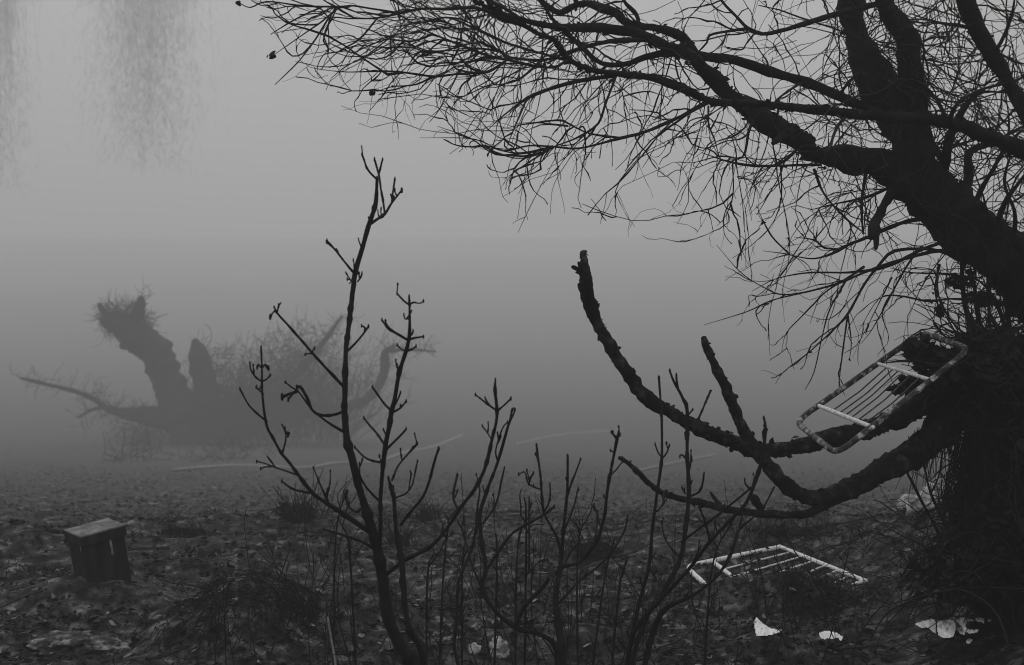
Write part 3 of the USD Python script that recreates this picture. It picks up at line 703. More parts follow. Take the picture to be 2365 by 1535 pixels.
# second frame on the ground
def gp(px, py, lift=0.008):
    return hit(px, py) + np.array([0, 0, lift])
g_far, g_right = gp(1803, 1266), gp(1996, 1345)
g_left, g_near = gp(1584, 1311), gp(1648, 1352)
g_buried = g_near + (g_right - g_far) * 0.0 + (g_right - g_near) * 0.0
long_v = (g_far - g_left)
g_near = g_right - long_v * 0.98
g_near[2] = min(g_left[2], float(ground_h(g_near[0], g_near[1]))) - 0.10
fg = thing('bed_frame', 'pale metal bed frame lying half sunk in the dead grass on the ground', 'bed frame', 'metal bed frames', loc=g_left)
obj('outer_tube', rod(rounded([g_far, g_left, g_near, g_right], 0.09, 6, False), 0.0165, 12, 13), 'white_paint', fg, smooth=True)
f1a, f1b = lerp(g_left, g_far, 0.27), lerp(g_near, g_right, 0.27)
f1b = f1b + np.array([0, 0, 0.004])
obj('crossbar', rod([f1a, f1b], 0.014, 10, 15), 'white_paint', fg, smooth=True)
obj('crossbar', rod([lerp(g_far, g_right, -0.02), lerp(g_far, g_right, 1.02)], 0.0135, 10, 16), 'white_paint', fg, smooth=True)
for t in (0.16, 0.30, 0.44, 0.58, 0.72, 0.86):
    obj('rod', rod([lerp(f1a, f1b, t), lerp(g_far, g_right, t)], 0.0058, 6, 18), 'white_paint', fg, smooth=True)
# grass grown over the lower side of the frame
q = lerp(f1b, g_right, 0.45)
gx_, gy_ = rng.normal(q[0], 0.2, 900), rng.normal(q[1] - 0.06, 0.12, 900)
obj('overgrown_grass', blades(gx_, gy_, rng.uniform(0.1, 0.26, 900), rng, 0.9, 0.003, 5, 0.8), 'dark_grass', smooth=False, kind='stuff')
tag(stage.GetPrimAtPath('/World/overgrown_grass'), 'dark grass grown over the near side of the bed frame on the ground', 'grass')

# dead leaves and bark caught in the hanging frame
cl = thing('bark_clump', 'ragged dark clump of dead leaves and bark caught in the hanging bed frame', 'debris', loc=P(2130, 830, 6.6))
bp = np.vstack([cloud(2128, 812, 6.62, 36, 36, 0.1, 170), cloud(2165, 835, 6.6, 50, 36, 0.12, 170), cloud(2110, 880, 6.55, 30, 14, 0.06, 60), cloud(2150, 880, 6.6, 34, 28, 0.1, 90), cloud(2200, 830, 6.6, 34, 22, 0.12, 90), cloud(2085, 900, 6.5, 24, 12, 0.05, 26)])
obj('leaf_mass', leaf_batch(bp, rng.uniform(0.03, 0.08, len(bp)), rng, 1.6, 0), 'dead_leaf', cl, smooth=False, kind='stuff')
for px, py, qx, qy in [(2110, 885, 2058, 905), (2120, 872, 2066, 890), (2130, 835, 2040, 838), (2140, 895, 2090, 945), (2150, 890, 2130, 950), (2105, 880, 2070, 895)]:
    c = spline(np.array([[*P(px, py, 6.6), 0.008], [*(P((px + qx) / 2, (py + qy) / 2 - 3, 6.55)), 0.006], [*P(qx, qy, 6.5), 0.002]]), 0.02)
    obj('twig', tube(c[:, :3], c[:, 3], 5, 0.3, 5, 30), 'dead_leaf', cl, smooth=60)

# ------------------------------------------------------------------ foreground saplings
def bud(p, r, seed, up=1.3):
    m = trimesh.creation.icosphere(subdivisions=1, radius=1.0)
    v = m.vertices * (0.75 + 0.5 * meshkit.noise(m.vertices * 2 + seed, 3))[:, None] * r * np.array([1, 1, up]) + p
    return v, m.faces

def sapling(label, stems, depth, base, seed, shoots=7.0, extra_r=1.0, group='bare saplings in the foreground'):
    """stems: traced base first; the first point of a root stem is on the ground."""
    b = Bough()
    r = random.Random(seed)
    rg = np.random.default_rng(seed)
    for i, (kind, pts) in enumerate(stems):
        if kind == 's':
            b.add(i, pts, depth, depth + r.uniform(-0.3, 0.3), wiggle=0.04, seed=seed + i, step=0.02)
        else:
            d0 = b.depth_near(pts[0][0], pts[0][1])
            b.add(i, pts, d0, d0 + r.uniform(-0.2, 0.2), seed=seed + i, step=0.02)
    root = b.curves[0][0, :3]
    t_ = thing('sapling', label, 'sapling', group, loc=(root[0], root[1], float(ground_h(root[0], root[1]))))
    buds, cs, roots = [], [], []
    for i, (kind, pts) in enumerate(stems):
        c = b.curves[i]
        rad = c[:, 3] * extra_r
        nodes = rg.random(len(c)) > 0.9
        rad = rad * (1 + 0.35 * nodes)
        if kind == 's':
            foot = c[0, :3].copy()
            foot[2] = float(ground_h(foot[0], foot[1])) - 0.05
            if foot[2] < c[0, 2] - 0.03:
                ext = np.linspace(0, 1, 12, endpoint=False)[:, None] * (c[0, :3] - foot) + foot
                c = np.vstack([np.hstack([ext, np.full((12, 1), c[0, 3] * 1.1)]), c])
                rad = np.concatenate([np.full(12, rad[0] * 1.1), rad])
        up = t_ if kind == 's' else roots[int(np.argmin([np.min(np.linalg.norm(cc - c[0, :3], axis=1)) for _, cc in roots]))][0]
        w_ = obj('stem' if kind == 's' else 'side_branch', tube(c[:, :3], rad, 9 if kind == 's' else 6, 0.25, seed + i, 35), 'sapling_bark', up, smooth=60)
        if kind == 's':
            roots.append((w_, c[:, :3]))
        buds.append(bud(c[-1, :3], max(rad[-1] * 0.95, 0.003), i + seed, 2.4))
        cs.append(c[len(c) // 4:, :3])
    p, t = along(cs, [shoots] * len(cs), rg)
    if len(p):
        d = unit(rg.normal(0, 1, p.shape) * [1, 0.6, 0.4]) * 0.7 + t * 0.6 + np.array([0, 0, 0.55])
        paths = twig_paths(p, d, rg.uniform(0.012, 0.05, len(p)), rg, 5, -0.5, 0.1)
        obj('shoots', twig_mesh(paths, np.full(len(p), 0.0028), rg, 5, 0.8), 'sapling_bark', t_, smooth=False, kind='stuff')
        buds += [bud(q, rg.uniform(0.0026, 0.0042), 7 + j, 1.7) for j, q in enumerate(paths[::2, -1])]
    obj('buds', join(buds), 'sapling_bark', t_, smooth=True, kind='stuff')
    return b, t_

S1 = [('s', [(1010, 1600, 34), (964, 1535, 32), (931, 1500, 30), (902, 1446, 28), (889, 1376, 27), (877, 1293, 25), (856, 1210, 21), (831, 1132, 18), (815, 1065, 17), (802, 1016, 16), (796, 950, 14), (797, 897, 13), (799, 810, 12), (805, 758, 11.5), (814, 679, 12.5), (821, 627, 13), (834, 583, 11.5), (851, 522, 11), (862, 490, 10), (869, 461, 10), (870, 435, 8), (871, 413, 7)]),
      ('b', [(869, 412, 6), (858, 402, 5.5), (847, 387, 5), (842, 372, 5), (836, 356, 5)]),
      ('b', [(852, 520, 7), (868, 508, 7), (889, 493, 7), (905, 468, 5.5), (928, 439, 5)]),
      ('b', [(889, 494, 5), (884, 460, 5), (880, 439, 5), (876, 408, 5), (870, 385, 5), (865, 368, 5)]),
      ('b', [(875, 402, 4.5), (880, 382, 4.5), (884, 367, 4)]),
      ('b', [(904, 470, 4.5), (908, 440, 4.5), (912, 413, 5)]),
      ('b', [(818, 630, 7), (807, 618, 6), (785, 590, 5), (770, 572, 5), (755, 557, 6)]),
      ('b', [(818, 620, 4), (817, 605, 3), (816, 600, 3)]),
      ('b', [(826, 650, 4), (833, 640, 4), (836, 630, 3)]),
      ('b', [(806, 655, 3), (812, 648, 3), (802, 644, 3)]),
      ('b', [(796, 895, 8), (770, 868, 6.5), (725, 819, 6), (700, 790, 5.5), (672, 758, 5), (648, 732, 5), (637, 718, 5)]),
      ('b', [(727, 820, 4), (716, 816, 4), (705, 818, 4)]), ('b', [(722, 815, 4), (723, 808, 3), (726, 804, 3)]),
      ('b', [(640, 722, 4), (642, 712, 4), (644, 704, 5)]), ('b', [(640, 722, 3), (632, 720, 3), (624, 732, 7)]),
      ('b', [(800, 812, 7), (820, 793, 5.5), (838, 772, 5), (851, 753, 5)]),
      ('b', [(840, 770, 4), (843, 757, 4), (835, 752, 4)]),
      ('b', [(799, 947, 8), (785, 953, 7), (768, 958, 7), (738, 958, 6.5), (720, 945, 7), (712, 925, 9), (702, 905, 8), (692, 892, 8), (686, 895, 7)]),
      ('b', [(796, 998, 8), (765, 980, 6), (725, 950, 5), (705, 925, 5), (690, 905, 4.5), (672, 893, 4), (659, 882, 3.5)]),
      ('b', [(688, 903, 7), (670, 909, 7), (652, 916, 8)]), ('b', [(682, 903, 6), (674, 912, 6), (666, 922, 6)]),
      ('b', [(852, 1228, 13), (798, 1190, 11), (755, 1162, 10), (724, 1140, 10), (691, 1099, 8.5), (668, 1068, 8), (649, 1045, 7.5), (630, 1010, 7), (616, 983, 7), (608, 933, 6), (605, 890, 6), (605, 854, 5), (604, 825, 4), (603, 801, 4)]),
      ('b', [(618, 974, 5.5), (600, 960, 5), (576, 937, 4.5), (563, 915, 4), (554, 897, 3.5)]),
      ('b', [(604, 880, 4), (592, 872, 4), (580, 855, 4), (577, 838, 3.5)]), ('b', [(605, 880, 4), (615, 876, 4), (624, 866, 4)]),
      ('b', [(606, 848, 6), (612, 842, 6), (620, 850, 6)]), ('b', [(603, 848, 5), (597, 842, 5), (594, 848, 5)]),
      ('b', [(609, 910, 4), (598, 900, 4), (592, 893, 5)]),
      ('b', [(688, 1097, 6), (660, 1087, 5), (633, 1078, 4.5), (612, 1070, 4), (593, 1065, 4)]), ('b', [(628, 1077, 4), (612, 1078, 3.5), (602, 1082, 3)]),
      ('b', [(717, 1138, 6), (695, 1134, 5.5), (674, 1128, 5), (651, 1111, 4.5)]),
      ('b', [(760, 1165, 5), (755, 1152, 5), (740, 1120, 4), (724, 1080, 3)]), ('b', [(755, 1150, 4), (762, 1115, 3), (763, 1088, 2.5)]),
      ('b', [(651, 1050, 4.5), (660, 1015, 4), (658, 987, 4)]), ('b', [(659, 1008, 4), (665, 1008, 4), (664, 1000, 3)]),
      ('s', [(985, 1600, 16), (972, 1500, 15), (947, 1458, 14), (935, 1396, 14), (931, 1334, 14), (924, 1272, 14), (914, 1214, 11), (910, 1152, 9), (903, 1125, 8), (897, 1103, 5)]),
      ('b', [(911, 1150, 6), (925, 1145, 5), (939, 1138, 5), (952, 1120, 4), (960, 1085, 4), (964, 1065, 3)]), ('b', [(945, 1130, 4), (947, 1110, 3), (950, 1095, 3)]),
      ('b', [(925, 1212, 8), (950, 1180, 7), (976, 1148, 6.5), (990, 1115, 6.5), (997, 1090, 7), (1005, 1060, 6), (1013, 1036, 6)]),
      ('b', [(905, 1110, 5), (920, 1075, 4.5), (945, 1045, 4.5), (964, 1024, 4)]),
      ('b', [(879, 1300, 12), (877, 1272, 10), (879, 1214, 9), (879, 1148, 9.5), (885, 1074, 10), (891, 1024, 11), (899, 985, 11.5), (904, 950, 11), (912, 920, 10), (921, 863, 10), (930, 835, 9), (938, 810, 9), (943, 790, 8.5), (946, 766, 8), (946, 720, 6), (945, 684, 5)]),
      ('b', [(945, 703, 5.5), (932, 694, 5), (917, 677, 4.5)]), ('b', [(945, 704, 5), (955, 698, 4.5), (970, 700, 4), (978, 695, 4)]), ('b', [(944, 735, 4), (936, 736, 4), (933, 727, 3)]),
      ('b', [(942, 785, 7), (925, 775, 6), (903, 762, 5.5), (890, 750, 5), (882, 738, 4)]), ('b', [(943, 785, 6), (958, 780, 5), (978, 777, 4)]), ('b', [(946, 778, 4), (952, 770, 4), (954, 764, 3)]),
      ('b', [(938, 810, 5.5), (952, 806, 5), (961, 799, 4.5)]), ('b', [(937, 812, 5), (927, 806, 4.5), (917, 796, 4)]), ('b', [(922, 856, 5), (916, 845, 4), (914, 832, 3)]),
      ('b', [(906, 950, 6), (890, 935, 5.5), (875, 915, 5), (860, 893, 4.5)]), ('b', [(907, 952, 6), (925, 942, 5), (938, 926, 4.5)]), ('b', [(912, 935, 5), (920, 920, 4), (925, 906, 3)]),
      ('b', [(889, 1028, 6), (870, 1000, 5), (852, 980, 5), (840, 964, 4)]), ('b', [(890, 1040, 6), (915, 1015, 6), (930, 1000, 5), (938, 990, 4)]),
      ('b', [(882, 1068, 6), (855, 1062, 5), (838, 1052, 5), (819, 1032, 4)]),
      ('b', [(834, 1175, 6), (822, 1182, 6), (806, 1170, 5), (799, 1150, 5), (802, 1136, 6)]),
      ('b', [(870, 1270, 9), (835, 1250, 7), (800, 1238, 6), (775, 1230, 5), (748, 1222, 4)]),
      ('b', [(880, 1160, 6), (850, 1130, 5), (832, 1100, 5), (830, 1070, 3)]),
      ('b', [(890, 1328, 11), (915, 1308, 10), (935, 1293, 10), (970, 1275, 9.5), (997, 1260, 9.5), (1030, 1223, 9), (1063, 1173, 9), (1085, 1145, 8.5), (1100, 1123, 8), (1121, 1078, 8), (1137, 1012, 8), (1146, 975, 7), (1148, 950, 7), (1146, 925, 6.5), (1143, 900, 7), (1144, 876, 4)]),
      ('b', [(1147, 948, 5), (1125, 932, 4.5), (1112, 922, 4), (1098, 911, 3.5)]), ('b', [(1149, 948, 5), (1165, 935, 4.5), (1180, 920, 5)]),
      ('b', [(1136, 1015, 4), (1126, 1000, 4), (1114, 983, 3)]),
      ('b', [(1060, 1178, 6), (1050, 1160, 5.5), (1046, 1140, 5), (1052, 1115, 6), (1056, 1098, 6)])]
b1, t1 = sapling('tallest branching sapling rising through the middle of the picture, two forked tops', S1, 4.9, None, 101, 6)

S2 = [('s', [(1290, 1600, 14), (1285, 1500, 13), (1253, 1467, 12), (1195, 1450, 11), (1150, 1417, 10.5), (1122, 1380, 9.5), (1113, 1350, 9.5), (1122, 1314, 9), (1113, 1252, 9), (1108, 1190, 9), (1125, 1132, 7.5), (1150, 1065, 7), (1170, 995, 6.5), (1178, 968, 5.5), (1183, 946, 5)]),
      ('b', [(1172, 990, 4), (1182, 965, 4), (1190, 946, 4)]), ('b', [(1150, 1065, 5), (1145, 1040, 4), (1160, 990, 4), (1172, 975, 3)]),
      ('s', [(1080, 1600, 9), (1050, 1500, 8), (1055, 1438, 8), (1059, 1347, 7), (1088, 1272, 7), (1100, 1220, 7), (1103, 1170, 6), (1108, 1130, 4), (1100, 1095, 2)]),
      ('b', [(1122, 1318, 7), (1140, 1290, 7), (1158, 1264, 7), (1175, 1240, 6.5), (1195, 1223, 6.5), (1253, 1190, 6), (1280, 1170, 5)]),
      ('b', [(1115, 1210, 5), (1145, 1165, 5), (1158, 1110, 4.5), (1165, 1080, 4)]),
      ('b', [(1115, 1360, 5), (1100, 1330, 5), (1088, 1300, 4), (1070, 1230, 4), (1058, 1205, 3)]),
      ('b', [(1190, 1448, 12), (1205, 1410, 11), (1225, 1385, 10), (1250, 1360, 9), (1265, 1340, 8)])]
sapling('slim sapling just right of the tallest one with sweeping curved stems', S2, 5.3, None, 211, 5)

S3 = [('s', [(1298, 1620, 24), (1297, 1535, 22), (1295, 1479, 18), (1284, 1396, 15), (1288, 1340, 13), (1295, 1305, 11), (1301, 1231, 8), (1309, 1148, 7), (1311, 1100, 6), (1311, 1053, 5.5)]),
      ('b', [(1309, 1150, 5), (1318, 1120, 4.5), (1330, 1090, 4), (1341, 1060, 3.5)]), ('b', [(1302, 1228, 5), (1318, 1190, 4.5), (1328, 1160, 4), (1335, 1128, 3.5)]),
      ('b', [(1296, 1300, 8), (1290, 1252, 6.5), (1275, 1220, 6), (1257, 1185, 6), (1251, 1140, 5.5), (1249, 1107, 5), (1244, 1065, 5), (1239, 1028, 5)]),
      ('b', [(1256, 1182, 5), (1266, 1165, 5), (1271, 1140, 4), (1270, 1118, 4)]), ('b', [(1250, 1130, 4), (1235, 1125, 4), (1220, 1115, 4), (1212, 1090, 3), (1198, 1095, 3)]),
      ('b', [(1221, 1120, 4), (1225, 1105, 4), (1232, 1092, 3)]), ('b', [(1222, 1320, 5), (1222, 1240, 4.5), (1222, 1150, 4)]) ,
      ('b', [(1297, 1308, 9), (1320, 1304, 8), (1341, 1296, 8), (1377, 1252, 7.5), (1390, 1215, 7), (1397, 1185, 7), (1402, 1140, 6.5), (1408, 1100, 6.5), (1418, 1050, 6), (1425, 1015, 8), (1429, 997, 5)]),
      ('b', [(1424, 1012, 6), (1416, 1002, 5), (1412, 997, 4)]), ('b', [(1426, 1008, 6), (1432, 1003, 5)]), ('b', [(1410, 1098, 4), (1425, 1082, 4), (1438, 1065, 3)]), ('b', [(1420, 1045, 5), (1410, 1040, 4)]),
      ('b', [(1388, 1220, 4.5), (1380, 1190, 4), (1372, 1165, 3)]), ('b', [(1370, 1262, 5), (1378, 1220, 4), (1380, 1180, 3)]),
      ('b', [(1290, 1330, 5), (1315, 1280, 4), (1345, 1240, 4)]), ('b', [(1285, 1400, 6), (1330, 1350, 5), (1400, 1290, 5), (1440, 1230, 4.5), (1450, 1190, 4)])]
sapling('many stemmed sapling in the middle foreground, right of the curved slim one', S3, 5.1, None, 307, 6)

S4 = [('s', [(1440, 1620, 11), (1452, 1510, 10), (1470, 1421, 9.5), (1484, 1363, 8.5), (1499, 1305, 8), (1506, 1229, 7), (1517, 1140, 7), (1528, 1060, 6), (1528, 962, 5.5), (1525, 920, 5), (1522, 873, 6)]),
      ('b', [(1530, 1058, 4.5), (1520, 1045, 4), (1513, 1025, 3.5)]), ('b', [(1530, 1058, 4.5), (1540, 1045, 4), (1546, 1028, 4)]), ('b', [(1518, 1180, 5), (1530, 1165, 4.5), (1535, 1140, 4)]),
      ('s', [(1450, 1630, 12), (1462, 1520, 11), (1493, 1426, 10.5), (1528, 1372, 10.5), (1569, 1296, 10), (1582, 1229, 10.5), (1591, 1140, 10.5), (1587, 1051, 8.5), (1587, 948, 7.5), (1577, 920, 7), (1566, 898, 6.5), (1556, 880, 6), (1547, 856, 5)]),
      ('b', [(1566, 895, 5), (1563, 880, 5), (1562, 866, 5)]), ('b', [(1595, 988, 6.5), (1605, 975, 6), (1613, 966, 6), (1627, 935, 5), (1640, 904, 4.5)]),
      ('b', [(1589, 1135, 6), (1590, 1095, 5.5), (1597, 1060, 5)]), ('b', [(1597, 1145, 5.5), (1615, 1135, 5), (1623, 1115, 4.5), (1626, 1093, 4)]),
      ('b', [(1586, 1060, 5), (1575, 1050, 4.5), (1570, 1054, 4)]), ('b', [(1588, 960, 4), (1600, 945, 4)]), ('b', [(1583, 1140, 4), (1575, 1125, 4)]),
      ('s', [(1432, 1620, 12), (1450, 1520, 11), (1470, 1448, 10.5), (1537, 1372, 10), (1591, 1314, 9), (1635, 1256, 8), (1680, 1207, 8), (1725, 1158, 8.5), (1751, 1091, 9), (1760, 1060, 9), (1767, 1010, 8), (1768, 985, 6), (1764, 964, 5)]),
      ('b', [(1764, 1020, 5), (1762, 1005, 5), (1763, 995, 4)]), ('b', [(1573, 1252, 6), (1615, 1220, 5.5), (1658, 1189, 5.5), (1700, 1155, 5), (1734, 1127, 4.5)]), ('b', [(1738, 1120, 4), (1742, 1105, 4), (1740, 1095, 3)]),
      ('b', [(1733, 1130, 5), (1722, 1118, 4), (1720, 1108, 3)]), ('b', [(1640, 1255, 5), (1630, 1210, 5), (1615, 1170, 4)]),
      ('s', [(1470, 1620, 15), (1500, 1490, 14), (1519, 1430, 15), (1546, 1399, 11), (1600, 1375, 8), (1640, 1345, 7), (1662, 1323, 7), (1685, 1285, 7), (1698, 1252, 7), (1705, 1225, 6), (1720, 1210, 5.5), (1747, 1189, 4)]),
      ('b', [(1698, 1250, 5), (1708, 1215, 4.5), (1716, 1180, 4)]), ('b', [(1760, 1180, 4), (1775, 1150, 4), (1788, 1125, 4)]) ,
      ('b', [(1572, 1290, 5), (1550, 1265, 4.5), (1535, 1240, 4), (1528, 1205, 3)]), ('b', [(1499, 1310, 5), (1515, 1335, 4)]),
      ('b', [(1630, 1262, 5), (1650, 1225, 4), (1655, 1190, 3)]), ('b', [(1590, 1315, 4.5), (1610, 1280, 4), (1615, 1250, 3)])]
sapling('sapling clump of slanting stems in front of the curved dead limbs', S4, 5.2, None, 409, 5)

# thinner whips between the saplings
rng = np.random.default_rng(61)
whips = [(1010, 1440, 1036, 1196), (1068, 1430, 1072, 1262), (1140, 1330, 1145, 1230), (1335, 1320, 1360, 1190), (1210, 1270, 1211, 1148), (1620, 1400, 1690, 1205), (1400, 1420, 1450, 1290), (985, 1380, 1000, 1280), (1190, 1330, 1230, 1180), (770, 1340, 800, 1130), (830, 1340, 790, 1210), (1355, 1420, 1420, 1240)]
lab = ['far left of the middle sapling', 'left of the slim curved sapling', 'inside the slim curved sapling', 'right of the middle sapling', 'left of the middle sapling top', 'by the frame on the ground', 'between the two right saplings', 'beside the tallest sapling foot', 'behind the slim curved sapling', 'left of the tallest sapling stem', 'low at the tallest sapling left', 'right behind the middle sapling']
for (x0, y0, x1_, y1_), l in zip(whips, lab):
    d = rng.uniform(5.6, 6.4)
    g = P(x0, y0, d)
    g[2] = float(ground_h(g[0], g[1])) - 0.03
    c = spline(np.array([[*g, 0.0055], [*P(x0 * 0.6 + x1_ * 0.4 + rng.normal(0, 8), y0 * 0.6 + y1_ * 0.4, d), 0.0045], [*P(x1_, y1_, d), 0.003]]), 0.03)
    t_ = thing('thin_whip', 'thin bare whip growing ' + l, 'sapling', 'thin whips between the saplings', loc=g)
    obj('stem', tube(c[:, :3], c[:, 3], 5, 0.3, 4, 30), 'sapling_bark', t_, smooth=60)
    obj('twigs', join(twigs_on([c[:, :3]], [9], rng, 0.12, -0.1, 0.7, 0.5, (0, 0, 0.3), 0.0028, (1.0,), 0.3)), 'sapling_bark', t_, smooth=False, kind='stuff')

# fine stems of the undergrowth round the feet of the saplings
n = 130
x = rng.uniform(-1.5, 1.75, n); y = rng.uniform(6.2, 8.6, n)
paths = twig_paths(np.stack([x, y, ground_h(x, y) - 0.02], -1), np.stack([rng.normal(0, 0.28, n), rng.normal(0, 0.2, n), np.ones(n)], -1), rng.lognormal(-0.9, 0.4, n).clip(0.15, 0.8), rng, 9, -0.1, 0.1)
um = [twig_mesh(paths, rng.uniform(0.002, 0.0036, n), rng, 5, 0.55)]
p, t = along(list(paths), [5.0] * n, rng, 0.25, 1)
um.append(twig_mesh(twig_paths(p, t * 0.8 + rng.normal(0, 0.5, t.shape) + [0, 0, 0.3], rng.uniform(0.05, 0.2, len(p)), rng, 6, -0.2, 0.1), np.full(len(p), 0.0019), rng, 4, 0.6))
obj('undergrowth', join(um), 'sapling_bark', smooth=False, kind='stuff')
tag(stage.GetPrimAtPath('/World/undergrowth'), 'fine bare stems of undergrowth round the feet of the saplings', 'undergrowth')

# ------------------------------------------------------------------ wooden box
def box(x0, x1, y0, y1, z0, z1):
    return trimesh.creation.box(bounds=[[x0, y0, z0], [x1, y1, z1]])
bc = hit(216, 1352)
bx_ = UsdGeom.Xform.Define(stage, numbered('/World/wooden_box'))
bx_.AddTranslateOp().Set(Gf.Vec3d(float(bc[0]), float(bc[1]) + 0.2, float(bc[2]) - 0.02))
bx_.AddRotateZYXOp().Set(Gf.Vec3f(8, -7.0, 37))
tag(bx_.GetPrim(), 'dark weathered wooden box with a pale lid tilted on the ground at left', 'box')
bxp = str(bx_.GetPath())
s_, hh = 0.122, 0.325
for k in range(4):                                     # plank walls: three boards a side
    for j in range(3):
        w0 = -s_ + j * 2 * s_ / 3 + 0.0008
        m = box(w0, w0 + 2 * s_ / 3 - 0.0016, -s_ - 0.001 * (j % 2), -s_ + 0.02, 0, hh - 0.004 * j)
        m.apply_transform(trimesh.transformations.rotation_matrix(k * math.pi / 2, (0, 0, 1)))
        obj('plank', m, 'old_wood', bxp, smooth=False)
obj('floor_board', box(-s_ + 0.022, s_ - 0.022, -s_ + 0.022, s_ - 0.022, 0.01, 0.03), 'old_wood', bxp, smooth=False)
for j in range(3):
    w0 = -s_ - 0.012 + j * (2 * s_ + 0.024) / 3 + 0.0015
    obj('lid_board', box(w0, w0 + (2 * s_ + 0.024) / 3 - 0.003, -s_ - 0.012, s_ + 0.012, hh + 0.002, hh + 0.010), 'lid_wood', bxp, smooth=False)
for k in range(4):
    m = box(-s_ - 0.012, s_ + 0.012, -s_ - 0.0135, -s_ - 0.003, hh - 0.05, hh + 0.001)
    m.apply_transform(trimesh.transformations.rotation_matrix(k * math.pi / 2, (0, 0, 1)))
    obj('lid_rim', m, 'old_wood', bxp, smooth=False)
obj('batten', box(0.03, 0.042, -s_ - 0.006, -s_ - 0.002, 0.18, 0.27), 'pale_wood', bxp, smooth=False)
m = box(0.08, 0.088, -s_ - 0.006, -s_ - 0.002, 0.24, 0.27)
m.apply_transform(trimesh.transformations.rotation_matrix(-math.pi / 2, (0, 0, 1)))
obj('batten', m, 'pale_wood', bxp, smooth=False)
pb = hit(192, 1328)
pl = thing('pale_board', 'short pale board lying at the left foot of the dark wooden box', 'board', loc=pb)
m = box(-0.07, 0.07, -0.012, 0.012, -0.02, 0.03)
m.apply_transform(trimesh.transformations.rotation_matrix(math.radians(12), (0, 1, 0)))
m.apply_translation(pb + np.array([0, 0, 0.02]))
obj('board', m, 'pale_wood', pl, smooth=False)

# ------------------------------------------------------------------ litter
def sheet(outline, depth_at, seed, thick=0.004, puff=0.10):
    """A crumpled plastic sheet: an outline in pixels, standing roughly upright on the ground, bulging and creased."""
    from shapely.geometry import Polygon
    from shapely import contains_xy
    poly = Polygon(outline)
    x0, y0, x1_, y1_ = poly.bounds
    step = max(2.0, (x1_ - x0) / 45)
    X_, Y_ = np.meshgrid(np.arange(x0, x1_ + step, step), np.arange(y0, y1_ + step, step), indexing='ij')
    ins = contains_xy(poly.buffer(step * 0.4), X_.ravel(), Y_.ravel()).reshape(X_.shape)
    q = np.stack([X_ / 16.0, Y_ / 16.0, np.zeros_like(X_)], -1)
    crease = np.abs(meshkit.fbm(q, 3, seed) - 0.5) * 2
    edge = np.clip((Y_ - y0) / (y1_ - y0), 0, 1)
    dd = depth_at + (0.5 - edge) * 0.48 - puff * (1 - crease) + 0.05 * np.abs(meshkit.fbm(q * 2.2, 2, seed + 3) - 0.5)
    v = np.stack([dd * (X_ - W / 2) / F, dd, CAM_H + dd * (H / 2 - Y_) / F], -1).reshape(-1, 3)
    back = v + np.array([0, thick, 0.0])
    m_ = X_.shape[1]
    idx = np.arange(X_.size).reshape(X_.shape)
    cell = ins[:-1, :-1] & ins[1:, :-1] & ins[1:, 1:] & ins[:-1, 1:]
    a, b, c, d = (idx[:-1, :-1][cell], idx[1:, :-1][cell], idx[1:, 1:][cell], idx[:-1, 1:][cell])
    front = np.stack([a, d, c, b], -1)
    quads = np.vstack([front, front[:, ::-1] + X_.size])
    edges = np.vstack([np.stack([a, b], -1), np.stack([b, c], -1), np.stack([c, d], -1), np.stack([d, a], -1)])
    key = np.sort(edges, 1)
    _, inv, cnt = np.unique(key, axis=0, return_inverse=True, return_counts=True)
    be = edges[cnt[inv.ravel()] == 1]
    quads = np.vstack([quads, np.stack([be[:, 0], be[:, 1], be[:, 1] + X_.size, be[:, 0] + X_.size], -1)])
    t_ = np.vstack([quads[:, [0, 1, 2]], quads[:, [0, 2, 3]]])
    mm = trimesh.Trimesh(np.vstack([v, back]), t_, process=False)
    mm.remove_unreferenced_vertices()
    return mm
def plastic(label, outlines, seed, cat='plastic bag'):
    o0 = np.array(outlines[0])
    base = hit(o0[:, 0].mean(), o0[:, 1].max())
    t_ = thing('plastic_bag', label, cat, 'white plastic scraps on the ground', loc=base)
    for i, o in enumerate(outlines):
        o_ = np.array(o)
        dd = min(hit(a_, o_[:, 1].max() - 1)[1] for a_ in np.linspace(o_[:, 0].min(), o_[:, 0].max(), 5)) - 0.22
        obj('torn_sheet' if i else 'bag', sheet(o, dd, seed + i), 'white_plastic', t_, smooth=60)
plastic('torn white plastic bag, the left of the large white scraps, pointed at top', [[(1741, 1436), (1747, 1424), (1753, 1430), (1764, 1441), (1782, 1451), (1797, 1454), (1808, 1455), (1800, 1460), (1786, 1465), (1765, 1469), (1747, 1469), (1744, 1455)]], 3)
plastic('small flat white plastic scrap between two larger white bags', [[(1890, 1463), (1897, 1458), (1915, 1457), (1935, 1462), (1947, 1470), (1944, 1480), (1938, 1478), (1936, 1472), (1925, 1476), (1912, 1474), (1904, 1477), (1895, 1473)]], 9)
plastic('big crumpled white plastic bag lying under the arching bramble', [[(2113, 1441), (2125, 1434), (2152, 1428), (2160, 1432), (2162, 1465), (2148, 1453), (2140, 1449), (2128, 1451)], [(2165, 1434), (2190, 1431), (2206, 1433), (2207, 1455), (2202, 1470), (2190, 1474), (2175, 1472), (2166, 1466)], [(2208, 1430), (2220, 1426), (2240, 1427), (2252, 1433), (2238, 1436), (2229, 1443), (2234, 1452), (2250, 1455), (2262, 1452), (2258, 1460), (2240, 1464), (2226, 1456), (2218, 1443), (2210, 1436)], [(2210, 1451), (2220, 1448), (2230, 1458), (2228, 1466), (2218, 1464)], [(2253, 1426), (2268, 1422), (2272, 1424), (2273, 1440), (2262, 1436), (2254, 1434)], [(2280, 1438), (2284, 1427), (2295, 1429), (2288, 1434)]], 21)
